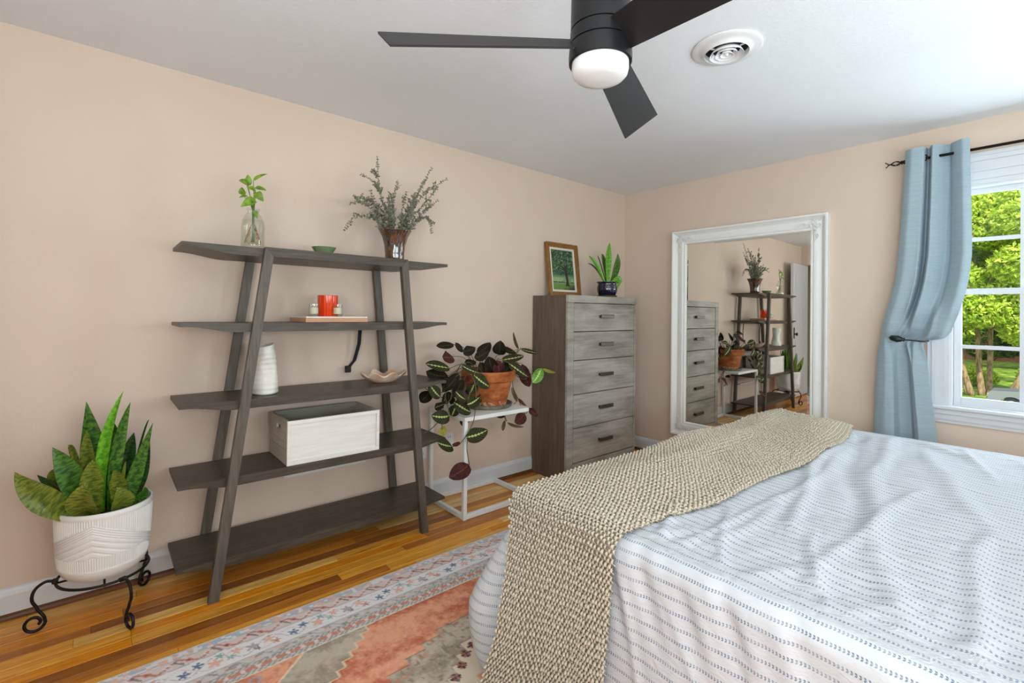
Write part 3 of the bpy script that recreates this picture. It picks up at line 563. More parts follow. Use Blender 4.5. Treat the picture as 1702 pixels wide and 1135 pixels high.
for si, st in enumerate(EUC):
    root = [] if si == 1 else [(EX + .02 * math.sin(si), EY + .02 * math.cos(si), 1.61)]
    full = spline(root + st, 8); s_ = MB(); s_.tube(full, [.0017 * (1 - .6 * i / len(full)) for i in range(len(full))], 5)
    so = s_.build('stem', eb, eu, smooth=True)
    L = spline(st, 14); lb = MB(); acc = 0; last = L[0]; tot = sum((L[i + 1] - L[i]).length for i in range(len(L) - 1)); run_ = 0
    for i in range(1, len(L)):
        seg = (L[i] - L[i - 1]).length; acc += seg; run_ += seg
        if acc < .0090: continue
        acc = 0; t = (L[i] - L[i - 1]).normalized(); fr_ = run_ / tot; sz = .0165 * (1.15 - .5 * fr_)
        base = rg.uniform(0, PI)
        for k in range(2):
            a = base + k * PI; o1 = t.orthogonal().normalized(); o2 = t.cross(o1); d = (o1 * math.cos(a) + o2 * math.sin(a) + t * .45).normalized()
            leaf(lb, [L[i], L[i] + d * sz * 1.15], sz * rg.uniform(.8, 1.1), Vector((rg.uniform(-.8, .8), -.8, rg.uniform(-.3, .9))), 4, 'round', .2)
        if si != 1 and rg.random() < .30 and fr_ < .8:  # side twig
            d = (o1 * math.cos(base + 1.2) + o2 * math.sin(base + 1.2) + t * 1.3).normalized(); q = L[i].copy(); ln = rg.randint(3, 6)
            s2 = [q.copy()]
            for kk in range(ln):
                q = q + d * .009; s2.append(q.copy())
                for k in range(2):
                    a = rg.uniform(0, PI) + k * PI; e = (o1 * math.cos(a) + o2 * math.sin(a) + d * .4).normalized()
                    leaf(lb, [q, q + e * .013], .012, Vector((rg.uniform(-.8, .8), -.8, .3)), 4, 'round', .2)
            lb.tube(s2, .0007, 4)
    lb.build('leaves', em, so, kind='stuff', recalc=False)
# ================================================================ dresser
DX0, DX1, DY0, DY1, DZ = -1.232, -.366, -.392, -.012, 1.418
dr = thing('dresser', 'tall weathered grey dresser with five drawers in the corner', 'dresser', ((DX0 + DX1) / 2, -.2, 0))
fm, sm_ = MT['dresser_front'], MT['dresser_side']
MB().box(DX0, DX0 + .022, DY0 + .022, DY1, 0, DZ - .006).build('side_panel', sm_, dr)
MB().box(DX1 - .022, DX1, DY0 + .022, DY1, 0, DZ - .006).build('side_panel', sm_, dr)
MB().box(DX0 - .001, DX1 + .001, DY0 + .022, DY1 + .002, DZ - .006, DZ, ch=.001).build('top', sm_, dr)
MB().box(DX0, DX1, DY0 - .004, DY0 + .022, 1.362, DZ, ch=.0015).build('top_rail', fm, dr)
MB().box(DX0, DX0 + .069, DY0, DY0 + .022, 0, 1.3605, ch=.0015).build('stile', fm, dr)
MB().box(DX1 - .022, DX1, DY0, DY0 + .022, 0, 1.3605, ch=.0015).build('stile', fm, dr)
MB().box(DX0 + .0705, DX1 - .0235, DY0, DY0 + .022, 0, .132, ch=.0015).build('bottom_rail', fm, dr)
MB().box(DX0 + .022, DX1 - .022, DY1 - .006, DY1, 0, DZ - .006).build('back_panel', sm_, dr)
MB().box(DX0 + .0225, DX1 - .0225, DY0 + .024, DY0 + .03, .05, DZ - .01).build('carcass_front', MT['void'], dr)
zs = [1.360, 1.138, .917, .657, .400, .136]
hm = plain('pewter_handle', (84, 82, 74), .4, .7)
for i in range(5):
    za, zb = zs[i + 1] + .003, zs[i] - .003
    d = MB().box(DX0 + .0745, DX1 - .0265, DY0 + .002, DY0 + .0235, za, zb, ch=.002).build('drawer', fm, dr)
    zc = (za + zb) / 2 + .008; xc = -.785
    h = MB().box(xc - .082, xc + .082, DY0 - .028, DY0 - .016, zc - .014, zc + .014, ch=.003)
    h.box(xc - .076, xc - .062, DY0 - .017, DY0 + .003, zc - .010, zc + .010).box(xc + .062, xc + .076, DY0 - .017, DY0 + .003, zc - .010, zc + .010)
    h.build('handle', hm, d)
# ---------------------------------------------------------------- painting leaning on the wall
Wp, Hp = .378, .452
Mp = Matrix.Translation((-1.112, -.060, DZ + .001)) @ Matrix.Rotation(-math.asin(.055 / Hp), 4, 'X')
pf = thing('framed_painting', 'small framed landscape painting of a tree leaning on the wall atop the dresser', 'picture', (-1.0, -.1, DZ))
gold = mk_wood('gilt_wood', (84, 52, 20), (140, 92, 40), (186, 138, 72), 2, .35, 2, .2)
def frame_ring(b, w0, w1, ya, yb, W, Hh, M, mi=0):
    for x0, x1, z0, z1 in ((w0, W - w0, w0, w1), (w0, W - w0, Hh - w1, Hh - w0), (w0, w1, w1, Hh - w1), (W - w1, W - w0, w1, Hh - w1)): b.box(x0, x1, ya, yb, z0, z1, M=M, ch=.0015, mi=mi)
b = MB(); frame_ring(b, 0, .014, -.034, 0, Wp, Hp, Mp); frame_ring(b, .013, .026, -.028, -.004, Wp, Hp, Mp); frame_ring(b, .025, .038, -.022, -.004, Wp, Hp, Mp); b.build('frame', gold, pf)
b = MB(); frame_ring(b, .037, .056, -.018, -.006, Wp, Hp, Mp); b.build('liner', plain('ivory_linen_liner', (226, 218, 204), .7), pf)
nx, nz = 110, 130; X_, Z_ = np.meshgrid(np.linspace(0, 1, nx), np.linspace(0, 1, nz))
def col_attr(me, C_, name='Col'):
    a = me.color_attributes.new(name, 'FLOAT_COLOR', 'POINT'); a.data.foreach_set('color', np.concatenate([C_.reshape(-1, 3), np.ones((C_.size // 3, 1))], 1).ravel().astype(np.float32))
def lin(c): c = np.asarray(c, float) / 255; return np.where(c <= .04045, c / 12.92, ((c + .055) / 1.055) ** 2.4)
def lerp(A, B_, m_): return A * (1 - m_[..., None]) + B_ * m_[..., None]
n1 = vnoise(X_ * 9, Z_ * 9, 1); n2 = vnoise(X_ * 34, Z_ * 34, 2); n3 = vnoise(X_ * 60, Z_ * 50, 3)
C_ = np.broadcast_to(lin((120, 150, 110)), X_.shape + (3,)).copy()
C_ = lerp(C_, lin((44, 92, 70)), smooth(.30, .42, Z_)); C_ = lerp(C_, lin((150, 176, 120)), ((Z_ > .2) & (Z_ < .31)).astype(float) * (n1 > .35))
C_ = lerp(C_, lin((104, 140, 54)), smooth(.2, .1, Z_)); C_ = lerp(C_, lin((70, 62, 40)), smooth(.16, .02, Z_ + .2 * (1 - X_) - .06 * n1) * smooth(.3, .6, X_ + .2 * n1))
C_ = lerp(C_, lin((46, 56, 36)), ((Z_ > .18) & (Z_ < .205) & (n2 > .25)).astype(float))
can = smooth(.42, .50, Z_ + .10 * (n1 - .5) + .05 * np.cos(X_ * 9))
C_ = lerp(C_, lin((30, 62, 34)), can); C_ = lerp(C_, lin((78, 120, 58)), can * (n2 > .62)); C_ = lerp(C_, lin((176, 200, 196)), can * (n3 > .83) * (n1 > .35))
tr_ = (np.abs(X_ - .66 - .02 * np.sin(Z_ * 9)) < .055 + .05 * smooth(.2, .08, Z_)) & (Z_ > .1) & (Z_ < .62); C_ = lerp(C_, lin((48, 42, 34)), tr_.astype(float))
br_ = (np.abs((Z_ - .48) - .35 * (X_ - .66)) < .016) & (X_ > .35) & (X_ < .66); br2 = (np.abs((Z_ - .5) + .5 * (X_ - .62)) < .016) & (X_ > .36) & (X_ < .64)
C_ = lerp(C_, lin((44, 42, 34)), (br_ | br2).astype(float))
pm_ = Mat('painted_canvas', rough=.5); at_ = pm_.n('Attribute', attribute_name='Col'); pm_.color(at_.outputs['Color'])
G_ = np.stack([.055 + X_ * (Wp - .11), np.full_like(X_, -.010), .055 + Z_ * (Hp - .11)], -1).reshape(-1, 3)
b = MB(); b.grid(np.array([tuple(Mp @ Vector(p)) for p in G_]).reshape(nz, nx, 3)); o = b.build('canvas', pm_.m, pf, recalc=False); col_attr(o.data, C_)
b = MB(); b.box(.03, Wp - .03, -.006, 0, .03, Hp - .03, M=Mp); b.build('backing', plain('brown_backing', (120, 96, 70), .8), pf)
# ---------------------------------------------------------------- small snake plant in navy pot
NX, NY = -.555, -.225
sau = MB().lathe([(0, .0), (.072, .0), (.082, .004), (.088, .018), (.084, .018), (.076, .008), (0, .008)], (NX, NY, DZ + .001), 40).build('saucer', plain('olive_brown_saucer', (92, 86, 56), .3), None, smooth=True, angle=.6, origin=(NX, NY, DZ + .001))
tag(sau, 'olive brown glazed saucer under the navy pot on the dresser', 'saucer')
np_ = thing('potted_snake_plant', 'small snake plant in a glossy navy pot on top of the dresser', 'plant', (NX, NY, DZ + .01))
m = Mat('navy_glaze', rough=.08, spec=.7); m.color(m.ramp(m.noise(m.coord(pos=True, scale=(30, 30, 8)), 1.5, 3), [(.4, rgb(10, 12, 26)), (.75, rgb(34, 44, 84))])); m.b.inputs['Coat Weight'].default_value = .5
MB().lathe([(0, .0), (.064, .0), (.070, .006), (.086, .045), (.088, .075), (.080, .106), (.082, .114), (.094, .120), (.094, .126), (.084, .126), (.078, .10), (0, .10)], (NX, NY, DZ + .010), 48).build('pot', m.m, np_, smooth=True, angle=.7)
MB().lathe([(0, .103), (.0785, .103), (.0785, .106), (0, .110)], (NX, NY, DZ + .010), 24).build('soil', MT['soil'], np_)
sn = leafmat('snake_leaf', (34, 74, 26), (86, 130, 44), band=True, rough=.3); sn2 = leafmat('snake_leaf_olive', (70, 92, 26), (128, 136, 46), band=True, rough=.3); sn3 = leafmat('snake_leaf_dark', (22, 50, 22), (52, 92, 38), band=True, rough=.28); sn4 = leafmat('snake_leaf_bright', (66, 134, 22), (112, 176, 36), band=True, rough=.3)
for i, (p, q, r_, w_) in enumerate(SNAKE_SMALL):
    root = (NX + (p[0] - NX) * .5, NY + (p[1] - NY) * .3, DZ + .10)
    b = MB(); pts = [Vector(root), Vector(q), Vector(r_)]
    leaf(b, pts, w_, (-.3 + .5 * math.sin(i * 1.9), -1, .2), 12, 'sword', .3, .003); b.build('leaf', [sn4, sn4, sn, sn, sn3, sn3, sn4][i], np_, smooth=True, recalc=False)

# ================================================================ white side table, pot, prayer plant
TX0, TX1, TY0, TY1, TZ = -2.19, -1.655, -.432, -.012, .630
tb = thing('side_table', 'white c-shaped metal side table under the terracotta pot', 'table', ((TX0 + TX1) / 2, -.22, 0))
MB().box(TX0, TX1, TY0, TY1, TZ - .026, TZ, ch=.002).build('table_top', mk_wood('white_painted_top', (222, 220, 214), (232, 230, 226), (240, 238, 234), 0, .5, 1, .2), tb)
for y in (TY0, TY1 - .025): MB().box(TX0, TX0 + .026, y, y + .025, 0, TZ - .0262, ch=.002).build('leg', MT['white_metal'], tb)
FX1 = -1.61
f_ = MB().box(TX0 + .0262, FX1, TY0, TY0 + .025, .002, .032, ch=.002).box(TX0 + .0262, FX1, TY1 - .025, TY1, .002, .032, ch=.002).box(FX1 - .026, FX1, TY0 + .025, TY1 - .025, .002, .032, ch=.002).box(TX0, TX0 + .025, TY0 + .025, TY1 - .025, .002, .032, ch=.002)
f_.build('base_frame', MT['white_metal'], tb)
PX, PY_ = -1.842, -.215
m = Mat('terracotta_saucer', rough=.7); m.color(m.ramp(m.noise(m.coord(pos=True), 16, 3), [(.35, rgb(96, 88, 76)), (.65, rgb(138, 126, 108))]))
o = MB().lathe([(0, .0), (.150, .0), (.162, .006), (.170, .026), (.163, .028), (.152, .010), (0, .009)], (PX, PY_, TZ + .001), 48).build('plant_saucer', m.m, None, smooth=True, angle=.6, origin=(PX, PY_, TZ + .001))
tag(o, 'stained grey clay saucer under the terracotta pot on the white side table', 'saucer')
mp_ = thing('potted_prayer_plant', 'trailing dark leaved prayer plant in a terracotta pot on white side table', 'plant', (PX, PY_, TZ + .011))
m = Mat('terracotta', rough=.8, spec=.2); sp = m.n('SeparateXYZ'); g_ = m.n('NewGeometry'); m.l(g_.outputs[0], sp.inputs[0])
n_ = m.noise(m.coord(pos=True, scale=(1, 1, 2.2)), 12, 4); c = m.ramp(n_, [(.3, rgb(126, 66, 32)), (.5, rgb(170, 96, 50)), (.7, rgb(192, 122, 72))])
crust = m.math('MULTIPLY', m.math('LESS_THAN', m.math('ADD', sp.outputs[2], m.math('MULTIPLY', n_, .05)), TZ + .07), m.math('GREATER_THAN', m.noise(m.coord(pos=True), 45, 3), .5))
m.color(m.mix(m.math('MULTIPLY', crust, .6), c, rgb(206, 192, 172))); m.bump(n_, .3, .002)
MB().lathe([(0, .0), (.122, .0), (.126, .004), (.163, .168), (.178, .170), (.186, .176), (.189, .232), (.184, .240), (.172, .240), (.166, .205), (0, .205)], (PX, PY_, TZ + .011), 56).build('pot', m.m, mp_, smooth=True, angle=.5)
MB().lathe([(0, .208), (.1662, .208), (.1662, .212), (0, .222)], (PX, PY_, TZ + .011), 32).build('soil', MT['soil'], mp_)
pmats = {'dark': leafmat('prayer_leaf_dark', (24, 20, 14), (44, 36, 24), (70, 66, 40), .03, spec=.12, rough=.55), 'rib': leafmat('prayer_leaf_ribbed', (28, 28, 16), (50, 46, 28), (176, 186, 110), .055, spec=.12, rough=.55), 'under': leafmat('prayer_leaf_underside', (52, 22, 24), (88, 44, 42), (118, 74, 50), .025, spec=.15, rough=.5), 'bright': leafmat('prayer_leaf_young', (72, 128, 40), (110, 164, 62), (190, 214, 110), .07), 'yellow': leafmat('prayer_leaf_yellow', (128, 128, 40), (164, 158, 62)), 'brown': leafmat('prayer_leaf_dry', (78, 60, 36), (110, 86, 52))}
pstem = leafmat('prayer_stem', (72, 66, 38), (104, 104, 60))
CAMP = Vector((-3.887, -2.841, 1.275))
rg = random.Random(21)
for i in range(12):
    a = Vector((-2.13 + rg.uniform(-.16, .12), -.34 + rg.uniform(-.05, .03), rg.uniform(.62, .88))); d = Vector((rg.uniform(-.05, .03), -.01, rg.uniform(-.07, .0)))
    MARANTA.append((tuple(a), tuple(a + d), rg.uniform(.045, .06), rg.choice(('dark', 'dark', 'under', 'rib')), 0))
for i, (p, q, w_, k, pet) in enumerate(MARANTA):
    fc = (CAMP - Vector(p)).normalized() + Vector((.35 * math.sin(i * 2.3), .1, .35 + .3 * math.cos(i * 1.7)))
    b = MB(); leaf(b, [p, q], w_ * 1.27, fc, 9, 'oval', .12, droop=.012); b.build('leaf', pmats[k], mp_, smooth=True, recalc=False)
    if pet:
        a = Vector((PX + (p[0] - PX) * .35, PY_ + (p[1] - PY_) * .35, TZ + .222)); c_ = Vector(p); md = (a + c_) / 2 + Vector((0, 0, .05 if c_.z > .8 else .09))
        MB().tube(spline([a, md, c_], 5), .0022, 5).build('stem', pstem, mp_, smooth=True)
for v in VINES:
    P = spline(v, 6); MB().tube(P, .0028, 5).build('stem', pstem, mp_, smooth=True)

# ================================================================ white pot on scroll stand
WX, WY = -3.862, -.215
ps = thing('plant_stand', 'black wrought iron scroll legged plant stand at the far left', 'plant stand', (WX, WY, 0))
ring = [(WX + .148 * math.cos(a), WY + .148 * math.sin(a), .183) for a in np.linspace(0, 2 * PI, 49)]
MB().tube(ring, .0055, 8, cap=False).build('ring', MT['iron'], ps, smooth=True)
cr_ = MB(); 
for a in (0, PI / 2): cr_.tube([(WX + .146 * math.cos(a), WY + .146 * math.sin(a), .179), (WX - .146 * math.cos(a), WY - .146 * math.sin(a), .179)], .004, 6)
cr_.build('cross_bar', MT['iron'], ps, smooth=True)
for ang_d in (176, -68, 46):
    a = math.radians(ang_d); pr_ = []
    key = [(.148, .183), (.178, .190), (.208, .168), (.216, .130), (.200, .095), (.182, .065), (.176, .038)]
    K = spline([(r_, z, 0) for r_, z in key], 5); pr_ = [(p.x, p.y) for p in K]
    cxr, czr, R0 = .212, .038, .036      # scroll
    for t_ in np.linspace(PI, PI + 2 * PI * 1.12, 34)[1:]:
        u = (t_ - PI) / (2 * PI * 1.12); R = R0 * (1 - .62 * u); pr_.append((cxr + R * math.cos(t_) - .006 * u, czr + .006 + R * math.sin(t_) * 1.02 + .002 * u))
    mn = min(z for _, z in pr_); pr_ = [(r_, (z - mn + .0062) if z < .1 else z) for r_, z in pr_]
    MB().tube([(WX + r_ * math.cos(a), WY + r_ * math.sin(a), z) for r_, z in pr_], .0058, 8).build('leg', MT['iron'], ps, smooth=True)
    rc = MB().box(-.013, .013, -.009, .009, -.007, .007, M=Matrix.Translation((WX + .15 * math.cos(a), WY + .15 * math.sin(a), .184)) @ Matrix.Rotation(a + PI / 2, 4, 'Z'), ch=.002); rc.build('clip', MT['iron'], ps)
bp = thing('potted_snake_plant', 'large snake plant in a white embossed pot on the scroll iron stand', 'plant', (WX, WY, .19))
nA, nZ = 360, 90; prof = [(0, .0), (.085, .0), (.120, .006), (.136, .022), (.147, .05), (.153, .10), (.157, .18), (.160, .262), (.160, .276)]
za = np.linspace(.052, .262, nZ); A_ = np.linspace(0, 2 * PI, nA + 1)
AA, ZZ = np.meshgrid(A_, za); u = (AA * 2 / (2 * PI) + .083) % 1.0; zz = (ZZ - .052) / .21
rowA = np.abs(u - .5) * 2                      # triangle wave
d1 = zz - (.25 + .55 * (1 - rowA)); tri = np.abs(((zz * 9 + rowA * 4.5) % 1) - .5) < .16
lines = np.where(np.abs(d1) < .10, (np.abs(((d1 + .10) * 22) % 1 - .5) < .22), np.where(d1 > .10, np.abs((AA * 60 / (2 * PI) * 2) % 1 - .5) < .2, np.where(zz < .25 * 1.0, np.abs((AA * 60 / (2 * PI) * 2) % 1 - .5) < .2, tri)))
Rr = np.interp(ZZ, [p[1] for p in prof[2:]], [p[0] for p in prof[2:]]) - .0022 * lines.astype(float) * smooth(0, .03, zz) * smooth(1, .96, zz)
G_ = np.stack([WX + Rr * np.cos(AA), WY + Rr * np.sin(AA), .190 + ZZ], -1)
b = MB(); b.grid(G_)
b.lathe([(0, 0), (.085, 0), (.120, .006), (.136, .022), (.147, .048), (.1474, .052)], (WX, WY, .190), 72, close=False)
b.lathe([(.160, .262), (.1605, .272), (.158, .279), (.152, .279), (.149, .27), (.147, .235), (0, .235)], (WX, WY, .190), 72, close=False)
b.build('pot', plain('matt_white_ceramic', (236, 234, 230), .45, bump=(40, .1, .001)), bp, smooth=True, angle=.6)
MB().lathe([(0, .238), (.1472, .238), (.1472, .242), (0, .25)], (WX, WY, .190), 32).build('soil', MT['soil'], bp)
kinds = [sn2, sn, sn3, sn, sn2, sn4, sn, sn2, sn2, sn, sn3, sn2, sn2, sn3, sn3, sn2, sn3, sn, sn2, sn2]
for i, (p, q, r_, w_) in enumerate(SNAKE):
    P3 = [Vector(p), Vector(q), Vector(r_)]
    dxy = Vector((p[0] - WX, p[1] - WY)); 
    if dxy.length > .10: dxy = dxy.normalized() * .10
    root = Vector((WX + dxy.x * .75, WY + dxy.y * .75, .425))
    b = MB(); q1 = P3[1]; leaf(b, [root, (P3[0] + P3[1]) / 2 * .5 + P3[1] * .5, P3[2]], w_ * 1.08, (-.05 + .45 * math.sin(i * 2.4), -1, .1 if i else .5), 14, 'sword', .32 if i not in (5, 16) else .5, .003)
    b.build('leaf', kinds[i], bp, smooth=True, recalc=False)

# ================================================================ mirror on the right wall
YA, YB2, ZA, ZB2 = -.548, -1.743, .232, 2.008
MM = Matrix.Translation((0, -1.145, 0)) @ Matrix.Rotation(.010, 4, 'Z') @ Matrix.Translation((0, 1.145, 0))
mr = thing('wall_mirror', 'large white carved frame mirror on the wall beside the dresser', 'mirror', (0, -1.145, ZA))
fw = Mat('distressed_white_frame', rough=.45); fn = fw.noise(fw.coord(pos=True), 60, 3); fw.color(fw.ramp(fn, [(.22, rgb(206, 202, 194)), (.28, rgb(238, 237, 234)), (.7, rgb(242, 241, 239))]))
prof_m = [(0, -.004), (0, -.058), (.006, -.066), (.016, -.064), (.036, -.036), (.044, -.030), (.052, -.034), (.070, -.040), (.092, -.038), (.100, -.030), (.106, -.034), (.113, -.032), (.119, -.018), (.119, -.004)]
b = MB()
cor = [(YA, ZA, -1, 1), (YB2, ZA, 1, 1), (YB2, ZB2, 1, -1), (YA, ZB2, -1, -1)]
for k in range(4):
    c0, c1 = cor[k], cor[(k + 1) % 4]
    V = [[tuple(MM @ Vector((x, c[0] + c[2] * d, c[1] + c[3] * d))) for (d, x) in prof_m] for c in (c0, c1)]
    s_ = MB(); n_ = len(prof_m); s_.add([p for r_ in V for p in r_], [(i, (i + 1) % n_, n_ + (i + 1) % n_, n_ + i) for i in range(n_)] + [list(range(n_)), list(range(n_, 2 * n_))[::-1]])
    s_.build('frame_rail', fw.m, mr, smooth=True, angle=.5)
# carved scroll ornament on each corner
for (cy, cz, sy, sz) in cor:
    b = MB(); rg = random.Random(2)
    def pt(d, e, h=.046): return tuple(MM @ Vector((-h, cy + sy * d, cz + sz * e)))
    for k in range(2):
        sw = (lambda a, c_: (a, c_)) if k == 0 else (lambda a, c_: (c_, a))
        for j, (s0, ln) in enumerate(((.03, .05), (.065, .05), (.10, .045), (.135, .04))):
            pts = []
            for t_ in np.linspace(0, 1, 12):
                R = .017 * (1 - .6 * t_) * (1 - .12 * j); pts.append(pt(*sw(s0 + .02 + R * math.cos(t_ * 7 + j) + .01 * t_, .074 + (-1) ** j * .006 + R * math.sin(t_ * 7 + j))))
            b.tube(pts, [.0045 * (1 - .5 * i / 11) for i in range(12)], 6)
        b.tube([pt(*sw(.05 + .15 * t_, .074 + .012 * math.sin(t_ * 14))) for t_ in np.linspace(0, 1, 20)], [.005 * (1 - .7 * i / 19) for i in range(20)], 6)
    for t_ in np.linspace(0, 2 * PI, 9)[:-1]: b.tube([pt(.07, .07, .05), pt(.07 + .02 * math.cos(t_), .07 + .02 * math.sin(t_), .044)], [.006, .002], 6)
    b.build('carved_corner', fw.m, mr, smooth=True)
b = MB(); g0, g1 = .112, .112 + .022; xm, xb_ = -.016, -.0145
def mq(d, x): return [tuple(MM @ Vector((x, c[0] + c[2] * d, c[1] + c[3] * d))) for c in cor]
V = mq(g0, xb_) + mq(g1, xm); b.add(V, [(4, 5, 6, 7), (0, 1, 5, 4), (1, 2, 6, 5), (2, 3, 7, 6), (3, 0, 4, 7)]); b.build('mirror_glass', MT['mirror'], mr)
b = MB(); V = mq(.02, -.003) + mq(.02, -.009); b.add(V, [(0, 1, 2, 3), (4, 7, 6, 5), (0, 4, 5, 1), (1, 5, 6, 2), (2, 6, 7, 3), (3, 7, 4, 0)]); b.build('backing_board', plain('brown_backing_board', (110, 90, 68), .8), mr)

# ================================================================ curtain, rod, holdback
rd = thing('curtain_rod', 'dark bronze curtain rod with open cage finial above the window', 'curtain rod', (-.08, -2.6, 2.248))
RZ = 2.250
MB().tube([(-.08, -2.16, RZ), (-.08, -3.55, RZ)], .0085, 12).build('rod', MT['bronze'], rd, smooth=True)
fb = MB()
for k in range(4):
    a = k * PI / 2 + .4; fb.tube([(-.08 + .0165 * math.sin(PI * t_) * math.cos(a + t_ * 1.2), -2.15 + .052 * t_, RZ + .0165 * math.sin(PI * t_) * math.sin(a + t_ * 1.2)) for t_ in np.linspace(0, 1, 10)], .0028, 6)
fb.tube([(-.08, -2.175, RZ), (-.08, -2.165, RZ), (-.08, -2.16, RZ), (-.08, -2.152, RZ), (-.08, -2.146, RZ)], [.009, .014, .009, .013, .006], 12)
fb.tube([(-.08, -2.10, RZ), (-.08, -2.088, RZ), (-.08, -2.075, RZ + .012)], [.005, .004, .0025], 8); fb.tube([(-.08, -2.09, RZ), (-.08, -2.078, RZ - .014)], [.004, .0025], 8)
fb.lathe([(0, -.005), (.005, 0), (0, .005)], (-.08, -2.072, RZ + .014), 8); fb.lathe([(0, -.005), (.005, 0), (0, .005)], (-.08, -2.075, RZ - .016), 8)
fb.build('finial', MT['bronze'], rd, smooth=True)
for y in (-2.20, -3.4): MB().box(-.006, 0, y - .012, y + .012, RZ - .05, RZ + .02, ch=.002).tube([(-.004, y, RZ - .02), (-.06, y, RZ - .02), (-.08, y, RZ - .0095)], .004, 8).build('bracket', MT['bronze'], rd)
cm = Mat('pale_blue_curtain', rough=.75, spec=.15); wv = cm.noise(cm.coord(pos=True, scale=(6, 6, 160)), 2.2, 3)
cm.color(cm.ramp(wv, [(.3, rgb(158, 179, 190)), (.7, rgb(180, 197, 205))])); cm.bump(wv, .35, .002)
tl = cm.n('BsdfTranslucent'); tl.inputs[0].default_value = rgb(165, 190, 190); mxs = cm.n('MixShader', i_0=.12); cm.l(cm.b.outputs[0], mxs.inputs[1]); cm.l(tl.outputs[0], mxs.inputs[2]); cm.l(mxs.outputs[0], cm.out.inputs[0])
zk = [2.315, 2.25, 2.0, 1.8, 1.65, 1.5, 1.4, 1.30, 1.22, 1.17, 1.140, 1.11, 1.05, .95, .8, .548, .3, .03]
yl = [-2.186, -2.184, -2.172, -2.16, -2.150, -2.135, -2.115, -2.09, -2.068, -2.056, -2.050, -2.046, -2.044, -2.043, -2.038, -2.030, -2.024, -2.02]
yr = [-2.456, -2.456, -2.462, -2.466, -2.468, -2.456, -2.440, -2.416, -2.386, -2.345, -2.268, -2.258, -2.266, -2.276, -2.292, -2.318, -2.338, -2.356]
am = [.046, .046, .048, .050, .052, .054, .054, .050, .036, .026, .016, .018, .026, .034, .038, .04, .04, .04]
bx = [-.080, -.080, -.085, -.09, -.095, -.105, -.112, -.115, -.108, -.09, -.075, -.075, -.08, -.08, -.08, -.08, -.08, -.08]
zz = np.concatenate([np.linspace(2.315, 1.35, 90), np.linspace(1.345, 1.0, 90), np.linspace(.995, .03, 60)])
itp = lambda k: np.interp(-zz, -np.array(zk), k)
def sm1(a, w_=5): 
    kk = np.ones(w_) / w_; return np.convolve(np.pad(a, w_ // 2, mode='edge'), kk, 'valid')
YL, YR, AM, BX = sm1(itp(yl)), sm1(itp(yr)), sm1(itp(am)), sm1(itp(bx))
U = np.linspace(0, 1, 181)
uu, ZG = np.meshgrid(U, zz)
tie = np.exp(-((ZG - 1.14) / .09) ** 2)
ph = uu + .07 * np.sin(2 * PI * uu) * smooth(1.5, 1.2, ZG)
pf_ = lambda xs_, ys_: np.convolve(np.pad(np.interp(U, xs_, ys_), 6, mode='edge'), np.hanning(13) / np.hanning(13).sum(), 'valid')
wave_top = np.broadcast_to(pf_([0, .10, .26, .33, .38, .42, .47, .53, .60, .72, .82, .93, 1], [.3, 1, .8, -.6, -1, -.3, .9, .2, -.8, -.5, .1, 1, .5]), uu.shape)
wave_bot = np.broadcast_to(pf_([0, .15, .38, .45, .50, .58, .64, .80, 1], [.1, 1, .8, -.8, -1, -.8, .5, 1, .3]), uu.shape)
mixw = smooth(1.30, 1.05, ZG); wv_ = wave_top * (1 - mixw) + wave_bot * mixw
YG = YL[:, None] + (YR - YL)[:, None] * uu + .012 * np.sin(2 * PI * 2.5 * uu + 1.2) * (1 - tie)
sel = smooth(.16, .42, uu)
XG = (-.08 + (BX[:, None] + .08) * sel) - (AM[:, None] * sel + .043 * (1 - sel)) * wv_
# gathers running into the tie
gx = np.sin(uu * 34 + 2.5 * (ZG - 1.14) * 8) * .006 * np.exp(-((ZG - 1.14) / .13) ** 2) + .010 * np.sin(uu * 17 + (ZG - 1.14) * 14) * np.exp(-((ZG - 1.27) / .13) ** 2)
XG = XG - gx * sel - .05 * np.exp(-((uu - .72) / .22) ** 2) * np.exp(-((ZG - 1.30) / .11) ** 2) + .02 * np.exp(-((ZG - 1.145) / .03) ** 2) * (1 - np.abs(uu - .5))
XG = np.minimum(XG, -.052)
# sag of the gathered cloth toward the tie
ZG2 = ZG - .03 * smooth(.35, 1.0, uu) * np.exp(-((ZG - 1.20) / .05) ** 2)
b = MB(); G_ = np.stack([XG, YG, ZG2], -1); b.grid(G_); G2 = G_.copy(); G2[:, :, 0] += .0025; b.grid(G2, flip=True)
for e in (0, -1): b.grid(np.stack([G_[:, e], G2[:, e]])); b.grid(np.stack([G_[e], G2[e]]))
ct = thing('curtain', 'pale blue curtain panel tied back at the left of the window', 'curtain', (-.08, -2.3, 2.25))
b.build('panel', cm.m, ct, smooth=True, recalc=False)
MB().lathe([(.0135, -.003), (.0135, .003), (.021, .003), (.021, -.003), (.0135, -.003)], (0, 0, 0), 20, close=False)
gr = MB()
for (gy, gz) in ((-2.262, RZ - .0),):
    tt = [(-.096 + .0, gy + .018 * math.cos(a), gz + .018 * math.sin(a)) for a in np.linspace(0, 2 * PI, 25)]; gr.tube(tt, .0035, 6, cap=False)
gr.build('grommet', MT['bronze'], ct, smooth=True)
hb = thing('curtain_holdback', 'dark bronze knob and cord holding back the pale blue curtain', 'holdback', (-.13, -2.13, 1.142))
k_ = MB(); k_.tube([(-.145, -2.108, 1.150), (-.148, -2.118, 1.149), (-.150, -2.150, 1.143), (-.150, -2.17, 1.141), (-.150, -2.174, 1.141), (-.150, -2.182, 1.140), (-.150, -2.186, 1.140)], [.006, .016, .021, .014, .009, .013, .004], 14); k_.build('knob', plain('dark_green_bronze_knob', (36, 42, 38), .35, .4), hb, smooth=True)
